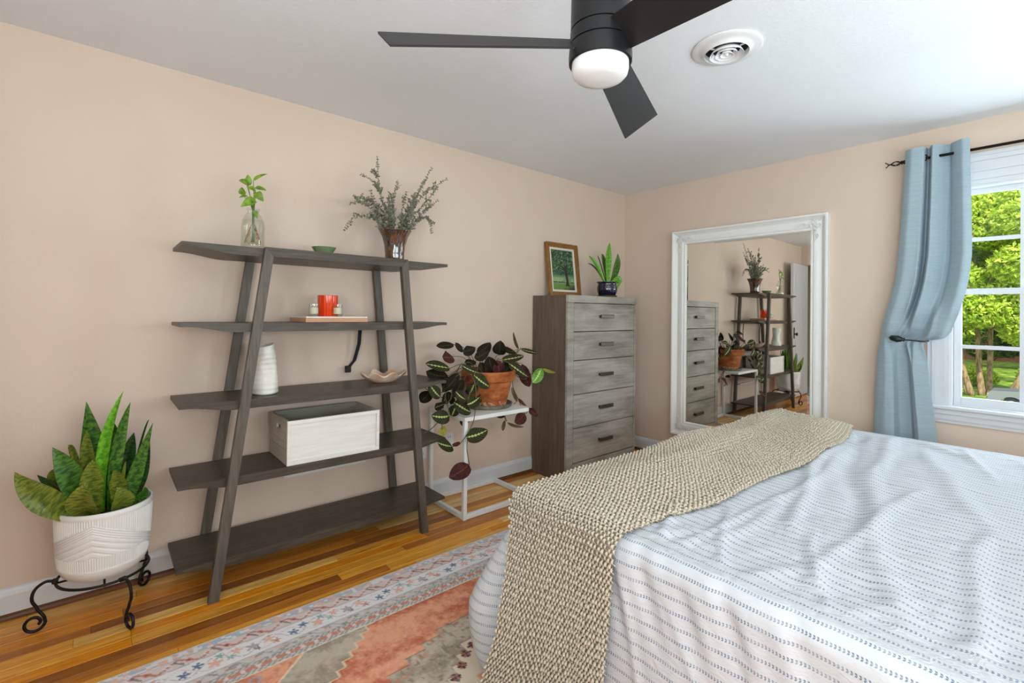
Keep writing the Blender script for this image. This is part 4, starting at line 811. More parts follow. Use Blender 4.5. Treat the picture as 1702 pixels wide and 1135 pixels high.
MB().tube(spline([(-.150, -2.182, 1.140), (-.150, -2.22, 1.138), (-.135, -2.268, 1.133), (-.08, -2.285, 1.135), (-.03, -2.24, 1.140), (0, -2.17, 1.142)], 6), .004, 8).build('cord', MT['bronze'], hb, smooth=True)

# ================================================================ ceiling fan and vent
FX, FY = -2.827, -1.976
fn_ = thing('ceiling_fan', 'matt black three bladed ceiling fan with a round opal light', 'ceiling fan', (FX, FY, H))
MB().lathe([(0, .0), (.070, .0), (.074, -.01), (.080, -.08), (.0825, -.20), (.0835, -.365), (0, -.365)], (FX, FY, H), 64).build('motor_housing', MT['black'], fn_, smooth=True, angle=.5)
MB().lathe([(0, -.3655), (.080, -.3655), (.080, -.370), (.0845, -.3705), (.0855, -.405), (.081, -.4055), (.081, -.409), (0, -.409)], (FX, FY, H), 64).build('rotor', MT['black'], fn_, smooth=True, angle=.5)
lk = MB().lathe([(0, -.4095), (.0865, -.4095), (.0885, -.44), (.0875, -.458), (.082, -.460), (.080, -.452), (0, -.452)], (FX, FY, H), 64).build('light_ring', MT['black'], fn_, smooth=True, angle=.5)
MB().lathe([(0, -.4525), (.0795, -.4525), (.0795, -.475), (.0765, -.489), (.068, -.498), (.045, -.503), (0, -.505)], (FX, FY, H), 64).build('light_shade', MT['opal'], lk, smooth=True, angle=.9)
bm_ = [plain('black_blade', (22, 21, 21), .5, bump=(60, .1, .001))] * 3
for k in range(3):
    a = 2.506 - k * 2 * PI / 3; e = Vector((math.cos(a), math.sin(a), 0)); nrm_ = Vector((-math.sin(a), math.cos(a), 0))
    top, bot = [], []
    for i in range(17):
        u = i / 16; r_ = .070 + (.602 - .070) * u; wd = .095 + (.15 - .095) * u; pit = -.71
        for L_, h in ((top, .003), (bot, -.003)):
            row = []
            for s_ in (-1, -.33, .33, 1):
                rr_ = r_ + (-.028 * s_ * u if 1 else 0)
                up = Vector((0, 0, 1)) * math.cos(pit) - nrm_ * math.sin(pit)
                row.append(tuple(Vector((FX, FY, 2.035 - .014 * u)) + e * rr_ + nrm_ * (s_ * wd / 2 * math.cos(pit)) + Vector((0, 0, s_ * wd / 2 * math.sin(pit))) + up * h))
            L_.append(row)
    T_, B_ = np.array(top), np.array(bot); b = MB(); b.grid(T_); b.grid(B_, flip=True)
    for ed in (0, -1): b.grid(np.stack([T_[:, ed], B_[:, ed]])); b.grid(np.stack([T_[ed], B_[ed]]))
    b.build('blade', bm_[k], fn_, smooth=True, angle=.6)
vt = thing('ceiling_vent', 'round white ceiling air vent with concentric rings', 'vent', (-1.838, -1.868, H))
VC = (-1.838, -1.868, H); vm_ = plain('white_enamel', (236, 236, 236), .25)
MB().lathe([(.142, -.001), (.142, -.006), (.132, -.012), (.110, -.010), (.096, -.018), (.090, -.026), (.087, -.020), (.087, -.001)], VC, 64, close=False).build('outer_flange', vm_, vt, smooth=True, angle=.9)
MB().lathe([(0, -.0008), (.0872, -.0008), (.0872, -.003), (0, -.003)], VC, 48).build('duct', MT['void'], vt)
for r_ in (.068, .046, .025): MB().lathe([(r_ - .014, -.010), (r_, -.034), (r_ + .0015, -.034), (r_ - .012, -.009), (r_ - .014, -.010)], VC, 56, close=False).build('ring', vm_, vt, smooth=True)
MB().lathe([(0, -.036), (.006, -.034), (.009, -.026), (.004, -.006), (0, -.006)], VC, 20).build('hub', vm_, vt, smooth=True)
sp_ = MB()
for a in (.5, .5 + 2.09, .5 + 4.19): sp_.box(.006, .088, -.0015, .0015, -.016, -.010, M=Matrix.Translation(VC) @ Matrix.Rotation(a, 4, 'Z'))
sp_.build('spoke', vm_, vt)
# ================================================================ rug
xs = np.concatenate([np.linspace(-4.9, -4.05, 30)[:-1], np.arange(-4.05, -2.15, .0048), np.linspace(-2.14, -1.3, 30)])
ds = np.concatenate([np.arange(0, .92, .0048), np.linspace(.925, 2.35, 50)])
XX, DD = np.meshgrid(xs, ds)
def near(v, c, w_): return np.abs(v - c) < w_
ivory, peach, coral, grey, navy, teal, dk = [lin(c) for c in ((222, 216, 214), (226, 172, 150), (196, 118, 98), (166, 164, 164), (62, 92, 128), (134, 172, 160), (94, 88, 90))]
wx_ = XX + .004 * (vnoise(XX * 60, DD * 60, 4) - .5); dx_ = DD + .004 * (vnoise(XX * 50, DD * 50, 5) - .5)
C_ = np.broadcast_to(ivory, XX.shape + (3,)).copy()
def put(mask, col, a=1.0):
    global C_
    C_ = lerp(C_, col, np.clip(mask.astype(float), 0, 1) * a)
def band(a, b_): return (dx_ >= a) & (dx_ < b_)
cell = np.floor(wx_ / .0155); hc = hsh(cell, 3 + np.floor(dx_ / .015))
put(band(.008, .040) & (hc < .33), peach, .8); put(band(.008, .040) & (hc > .62), lin((160, 172, 184)), .75); put(band(.0, .006), grey, .5)
put(band(.040, .044), grey, .7)
p = (wx_ / .12) % 1; v = (dx_ - .046) / .046
put(band(.046, .092), lin((214, 190, 184)), .7)
put(band(.046, .092) & (np.abs(v - np.abs(p * 2 - 1)) < .13), coral, .85)
put(band(.046, .092) & (np.abs((p - .25) * 2.6) + np.abs(v - .5) < .36), ivory, .9); put(band(.046, .092) & (np.abs((p - .25) * 2.6) + np.abs(v - .5) < .2), coral, .8)
put(band(.046, .092) & (np.abs((p - .75) * 2.6) + np.abs(v - .5) < .30), coral, .75); put(band(.046, .092) & (np.abs((p - .75) * 2.6) + np.abs(v - .5) < .12), dk, .8)
put(band(.046, .092) & near(v - .5, (p - .5) * 3, .14) & near(p, .5, .13), dk, .7)
put(band(.092, .097), grey, .75)
# main border
put(band(.097, .190), lin((228, 224, 224)))
per = .36; q = ((wx_ + .09) / per) % 1
def blob(cx, cy, r, col, a=.85, lob=5, ph=0.):
    X0 = (q - cx) * per; Y0 = dx_ - cy; R = np.sqrt(X0 ** 2 + Y0 ** 2); T = np.arctan2(Y0, X0)
    put(R < r * (.72 + .32 * np.cos(T * lob + ph)), col, a)
for cx, cy, r, col in ((.10, .150, .020, navy), (.22, .128, .019, navy), (.36, .150, .026, peach), (.42, .120, .018, teal), (.50, .150, .016, teal), (.56, .128, .020, peach), (.70, .140, .024, grey), (.74, .160, .012, dk), (.86, .132, .024, peach), (.92, .158, .018, coral)): blob(cx, cy, r, col)
put(band(.10, .188) & near(dx_, .143 + .03 * np.sin(q * 4 * PI), .0022), dk, .45); put(band(.10, .188) & near(dx_, .143 - .03 * np.sin(q * 4 * PI + .8), .002), coral, .35)
put(band(.190, .194), grey, .7)
# grey vine band
put(band(.194, .232), lin((206, 198, 194))); p = (wx_ / .085) % 1; v = (dx_ - .194) / .038
put(band(.194, .232) & near(v, .5 + .4 * np.sin(p * 2 * PI), .11), grey, .7); put(band(.194, .232) & near(v - .5, (p - .5) * 2.2, .12), peach, .7); blob2 = hsh(np.floor(wx_ / .012), np.floor(dx_ / .010)) > .8; put(band(.194, .232) & blob2, dk, .45)
put(band(.232, .236), dk, .6)
def pole(a, b_): put(band(a, b_), lin((204, 200, 194))); put(band(a, b_) & (((wx_ + (dx_ - a) * 1.2) / .022) % 1 < .45), dk, .6)
pole(.236, .250)
put(band(.250, .270), lin((206, 136, 112))); put(band(.250, .270) & (((wx_) / .05) % 1 < .28), lin((232, 216, 208)), .8); put(band(.250, .252) | band(.268, .270), grey, .6)
pole(.270, .288)
put(band(.288, .294), lin((224, 208, 186)))
# field
fld = dx_ >= .294
ab = vnoise(XX * 5, DD * 14, 6) * .5 + vnoise(XX * 40, DD * 40, 7) * .3 + vnoise(XX * 130, DD * 130, 8) * .2
fc = lerp(np.broadcast_to(lin((192, 104, 76)), XX.shape + (3,)), lin((230, 164, 132)), smooth(.25, .75, ab))
C_ = np.where(fld[..., None], fc, C_)
greige = lerp(np.broadcast_to(lin((158, 144, 126)), XX.shape + (3,)), lin((194, 182, 162)), smooth(.3, .7, ab))
e = DD - .294
st = np.floor(e / .034)
xb_ = -3.062 - st * .036
lft = -3.300 - e * 1.15
g1 = fld & (XX < xb_) & (XX > lft); C_ = np.where(g1[..., None], greige, C_)
crm = lin((224, 200, 170))
put(fld & (np.abs(XX - xb_) < .005) , crm, .9); put(fld & (np.abs(e - st * .034) < .005) & (XX > xb_ - .001) & (XX < xb_ + .036), crm, .9); put(fld & (np.abs(XX - lft) < .006), lin((236, 214, 186)), .9)
cc_ = np.hypot((XX + 3.47) , DD - .33); put(fld & (cc_ < .022) & (XX < lft), grey, .8); put(fld & (cc_ < .011) & (XX < lft), coral, .9)
# medallion
sb = np.floor((-2.86 - XX) / .085) + 1
db = .498 + .034 * np.clip(sb, 0, 30) 
db = np.where(XX > -2.35, .498 + .034 * np.clip(np.floor((XX + 2.35) / .085) + 1, 0, 30), db)
g2 = fld & (DD > db); C_ = np.where(g2[..., None], greige, C_); put(fld & near(DD, db, .003), lin((116, 96, 80)), .7)
put(g2 & (DD < db + .05) & (vnoise(XX * 70, DD * 70, 9) > .62), lin((200, 128, 104)), .55); put(g2 & (vnoise(XX * 90, DD * 60, 10) > .74), lin((112, 104, 92)), .5)
s3 = np.floor((-2.83 - XX) / .045); dw = .625 + .04 * np.clip(s3 + 1, 0, 30)
g3 = fld & (DD > dw); C_ = np.where(g3[..., None], lerp(np.broadcast_to(lin((212, 196, 170)), XX.shape + (3,)), lin((226, 212, 190)), ab), C_); put(fld & near(DD, dw, .003) & (XX < -2.7), lin((140, 100, 80)), .7)
for sx, sd in ((-2.797, .660), (-2.841, .684), (-2.886, .722), (-2.936, .757), (-2.985, .797), (-2.75, .64)):
    R = np.hypot(XX - sx, DD - sd); T = np.arctan2(DD - sd, XX - sx)
    put(R < .021 * (.35 + .65 * np.abs(np.cos(2 * T))), lin((74, 74, 76))); put(R < .021 * (.3 + .7 * np.abs(np.sin(2 * T))) * .9 * (np.abs(np.sin(2 * T)) > .8), lin((190, 106, 84)))
g4 = fld & (DD > dw + .13); C_ = np.where(g4[..., None], fc, C_)
# woven wear: small pale speckle of the pile itself
wr = vnoise(XX * 160, DD * 160, 12); C_ = lerp(C_, ivory, smooth(.7, 1, wr) * .30 * np.ones_like(XX)); 
C_ = np.clip(C_ * 1.12, 0, .92)
rm_ = Mat('woven_rug', rough=.9, spec=.1); ra = rm_.n('Attribute', attribute_name='Col'); rm_.color(ra.outputs['Color']); rm_.bump(rm_.noise(rm_.coord(pos=True, scale=(1, 2.4, 1)), 260, 2), .5, .002)
G_ = np.stack([XX, -.70 - DD, np.full_like(XX, .0085) + .0005 * vnoise(XX * 100, DD * 100, 3)], -1)
b = MB(); b.grid(G_, flip=False); nr_, nc_ = XX.shape
lo = G_.copy(); lo[:, :, 2] = .0005
Crug = [C_.reshape(-1, 3)]
for sl in ((0, slice(None)), (-1, slice(None)), (slice(None), 0), (slice(None), -1)): b.grid(np.stack([G_[sl], lo[sl]])); c1 = C_[sl]; Crug.append(np.concatenate([c1, c1]))
rug = b.build('area_rug', rm_.m, None, recalc=False, origin=(-3.1, -1.8, 0)); col_attr(rug.data, np.concatenate(Crug)); tag(rug, 'faded coral and grey patterned rug on the wood floor beside the bed', 'rug')

# ================================================================ bed, sheet, knitted throw
BX0, BX1, BY0, BY1, BZ = -2.775, -.635, -3.72, -1.60, .645
bd = thing('bed', 'wide bed under a blue and white patterned bedspread', 'bed', ((BX0 + BX1) / 2, (BY0 + BY1) / 2, 0))
def rbox(b, x0, x1, y0, y1, z0, z1, c): b.box(x0, x1, y0, y1, z0, z1, ch=c)
b = MB(); rbox(b, BX0 + .02, BX1 - .02, BY0, BY1 - .02, .34, BZ - .02, .04); b.build('mattress', plain('white_mattress', (230, 228, 222), .8), bd, smooth=False)
b = MB(); rbox(b, BX0 + .03, BX1 - .03, BY0, BY1 - .03, .16, .338, .01); b.build('bed_base', plain('grey_bed_base', (150, 146, 140), .8), bd)
for x in (BX0 + .1, BX1 - .1):
    for y in (BY0 + .1, BY1 - .1): MB().lathe([(0, 0), (.022, 0), (.03, .159), (0, .159)], (x, y, 0.0095 if x < -1.3 else 0), 16).build('leg', MT['dark_wood_z'], bd)
MB().box(BX0 + .0, BX1 - .0, BY0 - .07, BY0 - .01, .0, 1.15, ch=.01).build('headboard', plain('oatmeal_upholstery', (196, 188, 176), .9, bump=(300, .4, .001)), bd)

sm = Mat('blue_stitched_muslin', rough=.85, spec=.1); uvn = sm.n('UVMap'); sp = sm.n('SeparateXYZ'); sm.l(uvn.outputs[0], sp.inputs[0])
Mth = sm.math; PIT = .0327; PU = .0074
vv_ = Mth('SUBTRACT', Mth('FRACT', Mth('DIVIDE', Mth('ADD', sp.outputs[1], 20.0), PIT)), .5)     # -.5..+.5 across one row
dv = Mth('MULTIPLY', vv_, PIT)
adv = Mth('ABSOLUTE', dv)
uu_ = Mth('SUBTRACT', Mth('FRACT', Mth('ADD', Mth('DIVIDE', Mth('ADD', sp.outputs[0], 20.0), PU), Mth('MULTIPLY', adv, -60.0))), .5)
inrow = Mth('MULTIPLY', Mth('LESS_THAN', adv, .0040), Mth('GREATER_THAN', adv, .0004))
dash = Mth('LESS_THAN', Mth('ABSOLUTE', uu_), .25)
mk = Mth('MULTIPLY', inrow, dash)
fade = sm.ramp(sm.noise(uvn.outputs[0], 30, 2), [(.35, (.62, .62, .62, 1)), (.6, (1, 1, 1, 1))])
crk = sm.n('Mapping'); crk.inputs['Scale'].default_value = (30, 105, 1); sm.l(uvn.outputs[0], crk.inputs[0]); cn = sm.noise(crk.outputs[0], 1.6, 5, .65, .7)
c = sm.mix(Mth('MULTIPLY', mk, Mth('MULTIPLY', fade, .92)), rgb(208, 209, 212), rgb(102, 122, 144)); sm.color(c)
crk2 = sm.n('Mapping'); crk2.inputs['Scale'].default_value = (9, 15, 1); crk2.inputs['Rotation'].default_value = (0, 0, .5); sm.l(uvn.outputs[0], crk2.inputs[0]); cn2 = sm.noise(crk2.outputs[0], 1.6, 4, .6, 1.2)
sepk = Mth('GREATER_THAN', sp.outputs[1], 2.735)         # side drop hangs smooth, the top is crinkled
amt = Mth('SUBTRACT', 1.0, Mth('MULTIPLY', sepk, .75))
hgt = Mth('MULTIPLY', Mth('ADD', cn, Mth('MULTIPLY', cn2, 2.2)), amt)
sm.bump(hgt, .7, .0085)
# skirt path: near side, rounded corner, foot, rounded corner, far side
rc_ = .075; path = []
def addp(x, y, nx_, ny_): path.append((x, y, nx_, ny_))
ox0, ox1, oy1 = BX0 - .005, BX1 + .005, BY1 + .012
for y in np.arange(BY0, oy1 - rc_, .010): addp(ox0, y, -1, 0)
for a in np.linspace(PI, PI / 2, 26): addp(ox0 + rc_ + rc_ * math.cos(a), oy1 - rc_ + rc_ * math.sin(a), math.cos(a), math.sin(a))
for x in np.arange(ox0 + rc_ + .012, ox1 - rc_, .014): addp(x, oy1, 0, 1)
for a in np.linspace(PI / 2, 0, 14): addp(ox1 - rc_ + rc_ * math.cos(a), oy1 - rc_ + rc_ * math.sin(a), math.cos(a), math.sin(a))
for y in np.arange(oy1 - rc_ - .02, BY0, -.03): addp(ox1, y, 1, 0)
Pp = np.array(path); seg = np.hypot(np.diff(Pp[:, 0]), np.diff(Pp[:, 1])); S_ = np.concatenate([[0], np.cumsum(seg)])
rE = .055
prof = [(-.09, BZ), (-.075, BZ)] + [(-rE + rE * math.sin(t_), BZ - rE + rE * math.cos(t_)) for t_ in np.linspace(0, PI / 2, 9)] + [(0, z) for z in np.linspace(BZ - rE - .012, .022, 56)]
prof = np.array(prof); arc = np.concatenate([[0], np.cumsum(np.hypot(np.diff(prof[:, 0]), np.diff(prof[:, 1])))])
sc_ = S_[np.argmin(np.abs(Pp[:, 2] + math.cos(PI / 4)) + np.abs(Pp[:, 3] - math.sin(PI / 4)))]     # arc length at near corner
s_c2 = S_[np.argmin(np.abs(Pp[:, 2] - math.cos(PI / 4)) + np.abs(Pp[:, 3] - math.sin(PI / 4)))]
SS, KK = np.meshgrid(S_, np.arange(len(prof)), indexing='ij')
zz_ = prof[KK, 1]; oo = prof[KK, 0].copy(); hh = smooth(BZ - .05, .0, zz_)
flz = np.interp(zz_, [0, .1, .2, .27, .33, .42, .50, .56, .62], [.10, .15, .172, .175, .152, .110, .070, .036, .0])
bulge = np.interp(zz_, [.02, .1, .27, .43, .57, .63], [.085, .09, .085, .055, .008, 0])
cg = np.exp(-(np.abs(SS - sc_) / .06) ** 1.6); cg2 = np.exp(-((SS - s_c2) / .09) ** 2)
oo += np.maximum(np.maximum(flz * cg, flz * cg2 * .5), bulge * smooth(1.76, 2.06, SS) * (SS < sc_))
oo += hh * (.024 + .010 * np.sin(SS * 13 + .6) + .006 * np.sin(SS * 29 + zz_ * 4) + .010 * (vnoise(SS * 5, zz_ * 2, 21) - .5)) 
# diagonal soft creases falling from the edge
for s0, sl, am_, wd in ((1.42, .62, .006, .010), (1.58, .55, .005, .008), (1.18, .7, .006, .012), (.9, .6, .005, .012), (1.70, .25, .007, .012)):
    dd_ = (SS - s0) + sl * (BZ - .05 - zz_) * 1.0; oo += am_ * np.exp(-(dd_ / wd) ** 2) * smooth(BZ - .04, BZ - .2, zz_)
oo += .020 * (vnoise(SS * 26 - zz_ * 9, zz_ * 4, 36) - .5) * smooth(.30, .60, zz_) * smooth(-.09, -.05, prof[KK, 0]) * np.where(zz_ > BZ - rE, .6, 1.0)
# the fold beside the flare
oo += -.045 * np.exp(-((SS - (sc_ - .035)) / .013) ** 2) * smooth(.60, .3, zz_) + .012 * np.exp(-((SS - (sc_ + .01)) / .012) ** 2) * smooth(.55, .3, zz_)
VX = Pp[:, 0][:, None] + Pp[:, 2][:, None] * oo; VY = Pp[:, 1][:, None] + Pp[:, 3][:, None] * oo
skV = np.stack([VX, VY, zz_ + .0 * oo], -1)
skV[:, :, 2] = np.maximum(skV[:, :, 2], .012)
run = np.concatenate([np.zeros((1, SS.shape[1])), np.cumsum(np.hypot(np.diff(skV[:, :, 0], axis=0), np.diff(skV[:, :, 1], axis=0)), axis=0)]); i0 = int(np.argmin(np.abs(S_ - (sc_ - .45)))); run = run - run[i0:i0 + 1] + S_[i0]
UVs = np.stack([BY0 + np.where(SS < S_[i0], SS, run), 2.685 + arc[KK]], -1)
b = MB(); b.grid(skV, UVs)
xg = np.arange(BX0 + .07, BX1 - .069, .0105); yg = np.arange(BY0, BY1 - .069, .0105)
xg = np.append(xg, BX1 - .069); yg = np.append(yg, BY1 - .062)
TXg, TYg = np.meshgrid(xg, yg, indexing='ij')
edge = smooth(0, .05, TXg - xg[0]) * smooth(0, .08, xg[-1] - TXg) * smooth(0, .08, yg[-1] - TYg)
zt_ = .010 * (vnoise(TXg * 2.2, TYg * 3.1, 31) - .4) + .007 * (vnoise(TXg * 6 + TYg * 3, TYg * 9, 32) - .5) + .007 * (vnoise(TXg * 20 + TYg * 4, TYg * 11, 33) - .5) + .004 * (vnoise(TXg * 34, TYg * 16 + TXg * 9, 34) - .5)
def crease(x0, y0, x1, y1, amp, w_, bend=0.0):
    L = math.hypot(x1 - x0, y1 - y0); ux, uy = (x1 - x0) / L, (y1 - y0) / L
    s_ = (TXg - x0) * ux + (TYg - y0) * uy; d_ = -(TXg - x0) * uy + (TYg - y0) * ux + bend * np.sin(PI * np.clip(s_ / L, 0, 1)) + .01 * np.sin(s_ * 9)
    return amp * np.exp(-(d_ / w_) ** 2) * smooth(-.05, .12, s_) * smooth(L + .05, L - .12, s_)
for cz in ((-.72, -2.05, -2.35, -2.32, .013, .022, .05), (-.72, -2.12, -2.2, -2.45, -.008, .03, .05), (-.7, -2.25, -2.66, -2.62, .011, .03, .07), (-1.2, -2.15, -2.6, -2.2, .008, .02, -.03), (-.9, -2.4, -2.3, -2.9, .010, .035, .05), (-1.6, -2.5, -2.7, -2.45, .009, .02, .03), (-2.0, -2.2, -2.72, -2.14, .008, .015, 0), (-1.9, -2.7, -2.72, -2.75, .010, .02, .03), (-2.3, -2.35, -2.74, -2.52, .008, .012, 0), (-2.3, -2.12, -2.74, -2.28, .008, .012, 0), (-2.4, -2.0, -2.74, -2.12, .008, .012, 0), (-.8, -2.7, -2.0, -3.2, .010, .03, .05), (-.68, -2.3, -1.0, -2.6, .012, .03, 0), (-.68, -2.5, -1.3, -2.65, .010, .02, 0)): zt_ = zt_ + crease(*cz)
# puckers across the near edge
zt_ = zt_ + .015 * smooth(-2.42, -2.68, TXg) * (vnoise(TYg * 26 + TXg * 12, TXg * 3, 35) - .5)
topV = np.stack([TXg, TYg, BZ + zt_ * edge], -1); topUV = np.stack([TYg, -TXg], -1)
b.grid(topV, topUV, flip=True)
sheet = b.build('bedspread', sm.m, None, smooth=True, recalc=False, origin=((BX0 + BX1) / 2, (BY0 + BY1) / 2, BZ))
tag(sheet, 'white bedspread with rows of small blue stitches draped over the bed', 'bedspread')
def sheet_z(x, y):
    i = np.clip(np.round((x - xg[0]) / .0105).astype(int), 0, len(xg) - 1); j = np.clip(np.round((y - yg[0]) / .0105).astype(int), 0, len(yg) - 1)
    return topV[i, j, 2]
# ---- throw: centre line from the far drop, over the top, down the near side
LT = []
def line(p, q, st_):
    n_ = max(1, int(math.hypot(q[0] - p[0], q[1] - p[1]) / st_)); return [(p[0] + (q[0] - p[0]) * i / n_, p[1] + (q[1] - p[1]) * i / n_) for i in range(n_)]
RO = .068; off = .020
xa, xb2 = BX0 - .005 - off - .012, BX1 + .005 + off
zt = BZ + .014
fine = line((xb2 + .02, .30), (xb2, zt - RO), .002) + [(xb2 - RO + RO * math.cos(t_), zt - RO + RO * math.sin(t_)) for t_ in np.linspace(0, PI / 2, 50)] + line((xb2 - RO, zt), (xa + RO, zt), .002) + [(xa + RO - RO * math.sin(t_), zt - RO + RO * math.cos(t_)) for t_ in np.linspace(0, PI / 2, 50)] + line((xa, zt - RO), (xa - .012, .016), .002)
F_ = np.array(fine); fs = np.concatenate([[0], np.cumsum(np.hypot(np.diff(F_[:, 0]), np.diff(F_[:, 1])))])
def throw(s, t):
    """s along the throw in metres, t 0 (foot side) .. 1 (inner side) -> point"""
    x = np.interp(s, fs, F_[:, 0]); z = np.interp(s, fs, F_[:, 1])
    top = (z > zt - .03).astype(float)
    down = np.clip((zt - RO - z) / .6, 0, 1) * (x < -2)
    ya = np.interp(x, [-2.85, -2.6, -2.2, -1.5, -.9, -.6], [-1.565, -1.585, -1.575, -1.58, -1.572, -1.60]) + .012 * np.sin(x * 7) + np.interp(z, [.02, .1, .27, .43, .57, .63], [-.045, -.055, -.095, -.085, -.035, 0]) * (x < -2)
    yb = np.interp(x, [-2.85, -2.75, -2.55, -2.3, -1.6, -1.15, -.8, -.6], [-2.03, -2.035, -2.05, -2.085, -2.12, -2.12, -2.07, -2.04]) + .008 * np.sin(x * 9 + 1) + down * .035
    y = ya + (yb - ya) * t
    nx_ = np.where(z < zt - RO, np.where(x < -1.5, -1.0, 1.0), 0.0)
    # loose folds on the top
    h = .016 * np.sin(x * 3.3 + t * 5.0 + .8) + .014 * np.sin(x * 6.1 - t * 6.0) * .6 + .016 * np.exp(-((x + .95) / .28) ** 2) * np.exp(-((t - .15) / .35) ** 2) + .012 * (vnoise(x * 4, t * 3, 41) - .5)
    h = h + .016 * np.exp(-((t - (.30 + .10 * np.sin(x * 2.4))) / .09) ** 2) * smooth(-2.5, -2.0, x) + .010
    h = h * np.minimum(smooth(0, .12, t) * .8 + .2, smooth(1, .85, t) * .75 + .25)
    k = smooth(zt - RO - .02, zt - .02, z) * (1 - .3 * smooth(-2.3, -2.7, x))
    z2 = z + np.maximum(h, .0) * k
    z2 = np.maximum(z2, np.where(z > zt - .004, sheet_z(x, y) + .009, -1))
    side = np.maximum(0, 1 - k)
    fold = .010 * np.sin(t * 9 + z * 2.2) * down + .008 * np.sin(t * 21 + 1 + z * 5) * down
    corner = np.interp(z, [.02, .1, .27, .43, .57, .63], [.105, .112, .105, .072, .016, 0]) * smooth(-1.96, -1.64, y) * (x < -2)
    x2 = x + nx_ * (.0 + fold) - corner
    x2 = x2 + np.where(x < -2, -1, 0) * (.020 * down)
    return np.stack([x2, y, z2], -1)
a_, b_ = .0150, .0116
ns = int(fs[-1] / b_); nt = 33
sg = np.arange(ns) * b_ + .004; tg = (np.arange(nt) + .5) / nt
Sg, Tg = np.meshgrid(sg, tg, indexing='ij'); Tg = Tg + (np.arange(ns) % 2)[:, None] * .5 / nt
jit = .0010
P0 = throw(Sg, Tg); dS = (throw(Sg + .003, Tg) - throw(Sg - .003, Tg)); dS /= np.linalg.norm(dS, axis=-1, keepdims=True)
dTv = (throw(Sg, Tg + .008) - throw(Sg, Tg - .008)); wT = np.linalg.norm(dTv, axis=-1, keepdims=True) / .016 / nt; dT = dTv / np.linalg.norm(dTv, axis=-1, keepdims=True)
Nn = np.cross(dS, dT); Nn /= np.linalg.norm(Nn, axis=-1, keepdims=True)
flip_ = np.sign((Nn * np.stack([np.where(P0[..., 0] < -2.7, -1., 0.), 0 * P0[..., 0], np.ones_like(P0[..., 0])], -1)).sum(-1, keepdims=True)); flip_[flip_ == 0] = 1; 
far = (P0[..., 0:1] > BX1 - .01) & (P0[..., 2:3] < BZ - .03); flip_ = np.where(far, np.sign(Nn[..., 0:1]), flip_); Nn = Nn * flip_
P0 = P0 + RNG.normal(0, jit, P0.shape)
# one stitch = a raised bean of yarn along the length and two low legs running to its neighbours; (t, s, height, radius)
chains = [([(0, -.56, .0000, .0022), (0, -.36, .0056, .0038), (0, 0, .0082, .0045), (0, .34, .0060, .0040), (0, .56, .0004, .0022)], 7),
          ([(-.05, .52, .0006, .0026), (-.30, .60, .0018, .0028), (-.5, .80, -.0002, .0020)], 6), ([(.05, .52, .0006, .0026), (.30, .60, .0018, .0028), (.5, .80, -.0002, .0020)], 6)]
nst = P0.shape[0] * P0.shape[1]; Vs = []; faces = []; o_ = 0
fac_ = np.where(np.arange(ns) % 2 == 0, 1.02, .74)[:, None, None] * (1 + RNG.normal(0, .06, (ns, nt, 1)))       # tall and low stitches alternate row by row
for ch, NSd in chains:
    ring_ = [(math.cos(2 * PI * k / NSd + .3), math.sin(2 * PI * k / NSd + .3)) for k in range(NSd)]
    for (la, lb_, lh, r_) in ch:
        for (cx_, cy_) in ring_: Vs.append(P0 + dT * (la * wT + cx_ * r_ * np.minimum(fac_, 1.05)) + dS * (lb_ * b_ * (.7 + .35 * fac_)) + Nn * (lh + cy_ * r_) * fac_)
    for i in range(len(ch) - 1):
        for k in range(NSd): faces.append((o_ + i * NSd + k, o_ + i * NSd + (k + 1) % NSd, o_ + (i + 1) * NSd + (k + 1) % NSd, o_ + (i + 1) * NSd + k))
    o_ += len(ch) * NSd
V = np.stack([v.reshape(-1, 3) for v in Vs], 1); nv = V.shape[1]
Fq = np.array(faces); Fall = (Fq[None] + (np.arange(nst) * nv)[:, None, None]).reshape(-1, 4)
def fast_mesh(name, V, Fq, mat, origin, parent=None, smooth_=True):
    me = bpy.data.meshes.new(name); me.vertices.add(len(V)); me.vertices.foreach_set('co', (V - np.array(origin)).astype(np.float32).ravel())
    k = Fq.shape[1]; me.loops.add(len(Fq) * k); me.loops.foreach_set('vertex_index', Fq.astype(np.int32).ravel()); me.polygons.add(len(Fq)); me.polygons.foreach_set('loop_start', np.arange(0, len(Fq) * k, k, dtype=np.int32))
    me.update(calc_edges=True); me.validate(); me.polygons.foreach_set('use_smooth', [smooth_] * len(me.polygons)); me.materials.append(mat)
    o = bpy.data.objects.new(name, me); COL.objects.link(o)
    if parent is not None: o.parent = parent
    else: o.location = origin
    return o
ym_ = Mat('beige_cotton_yarn', rough=.85, spec=.15); yn = ym_.noise(ym_.coord(pos=True), 500, 2); ym_.color(ym_.ramp(yn, [(.3, rgb(188, 175, 154)), (.7, rgb(208, 198, 180))]))
TO = (-1.7, -1.83, BZ + .02)
th_ = thing('knitted_throw', 'chunky beige knitted throw across the foot of the bed', 'blanket', TO)
o = fast_mesh('stitches', V.reshape(-1, 3), Fall, ym_.m, TO, th_); o['kind'] = 'stuff'
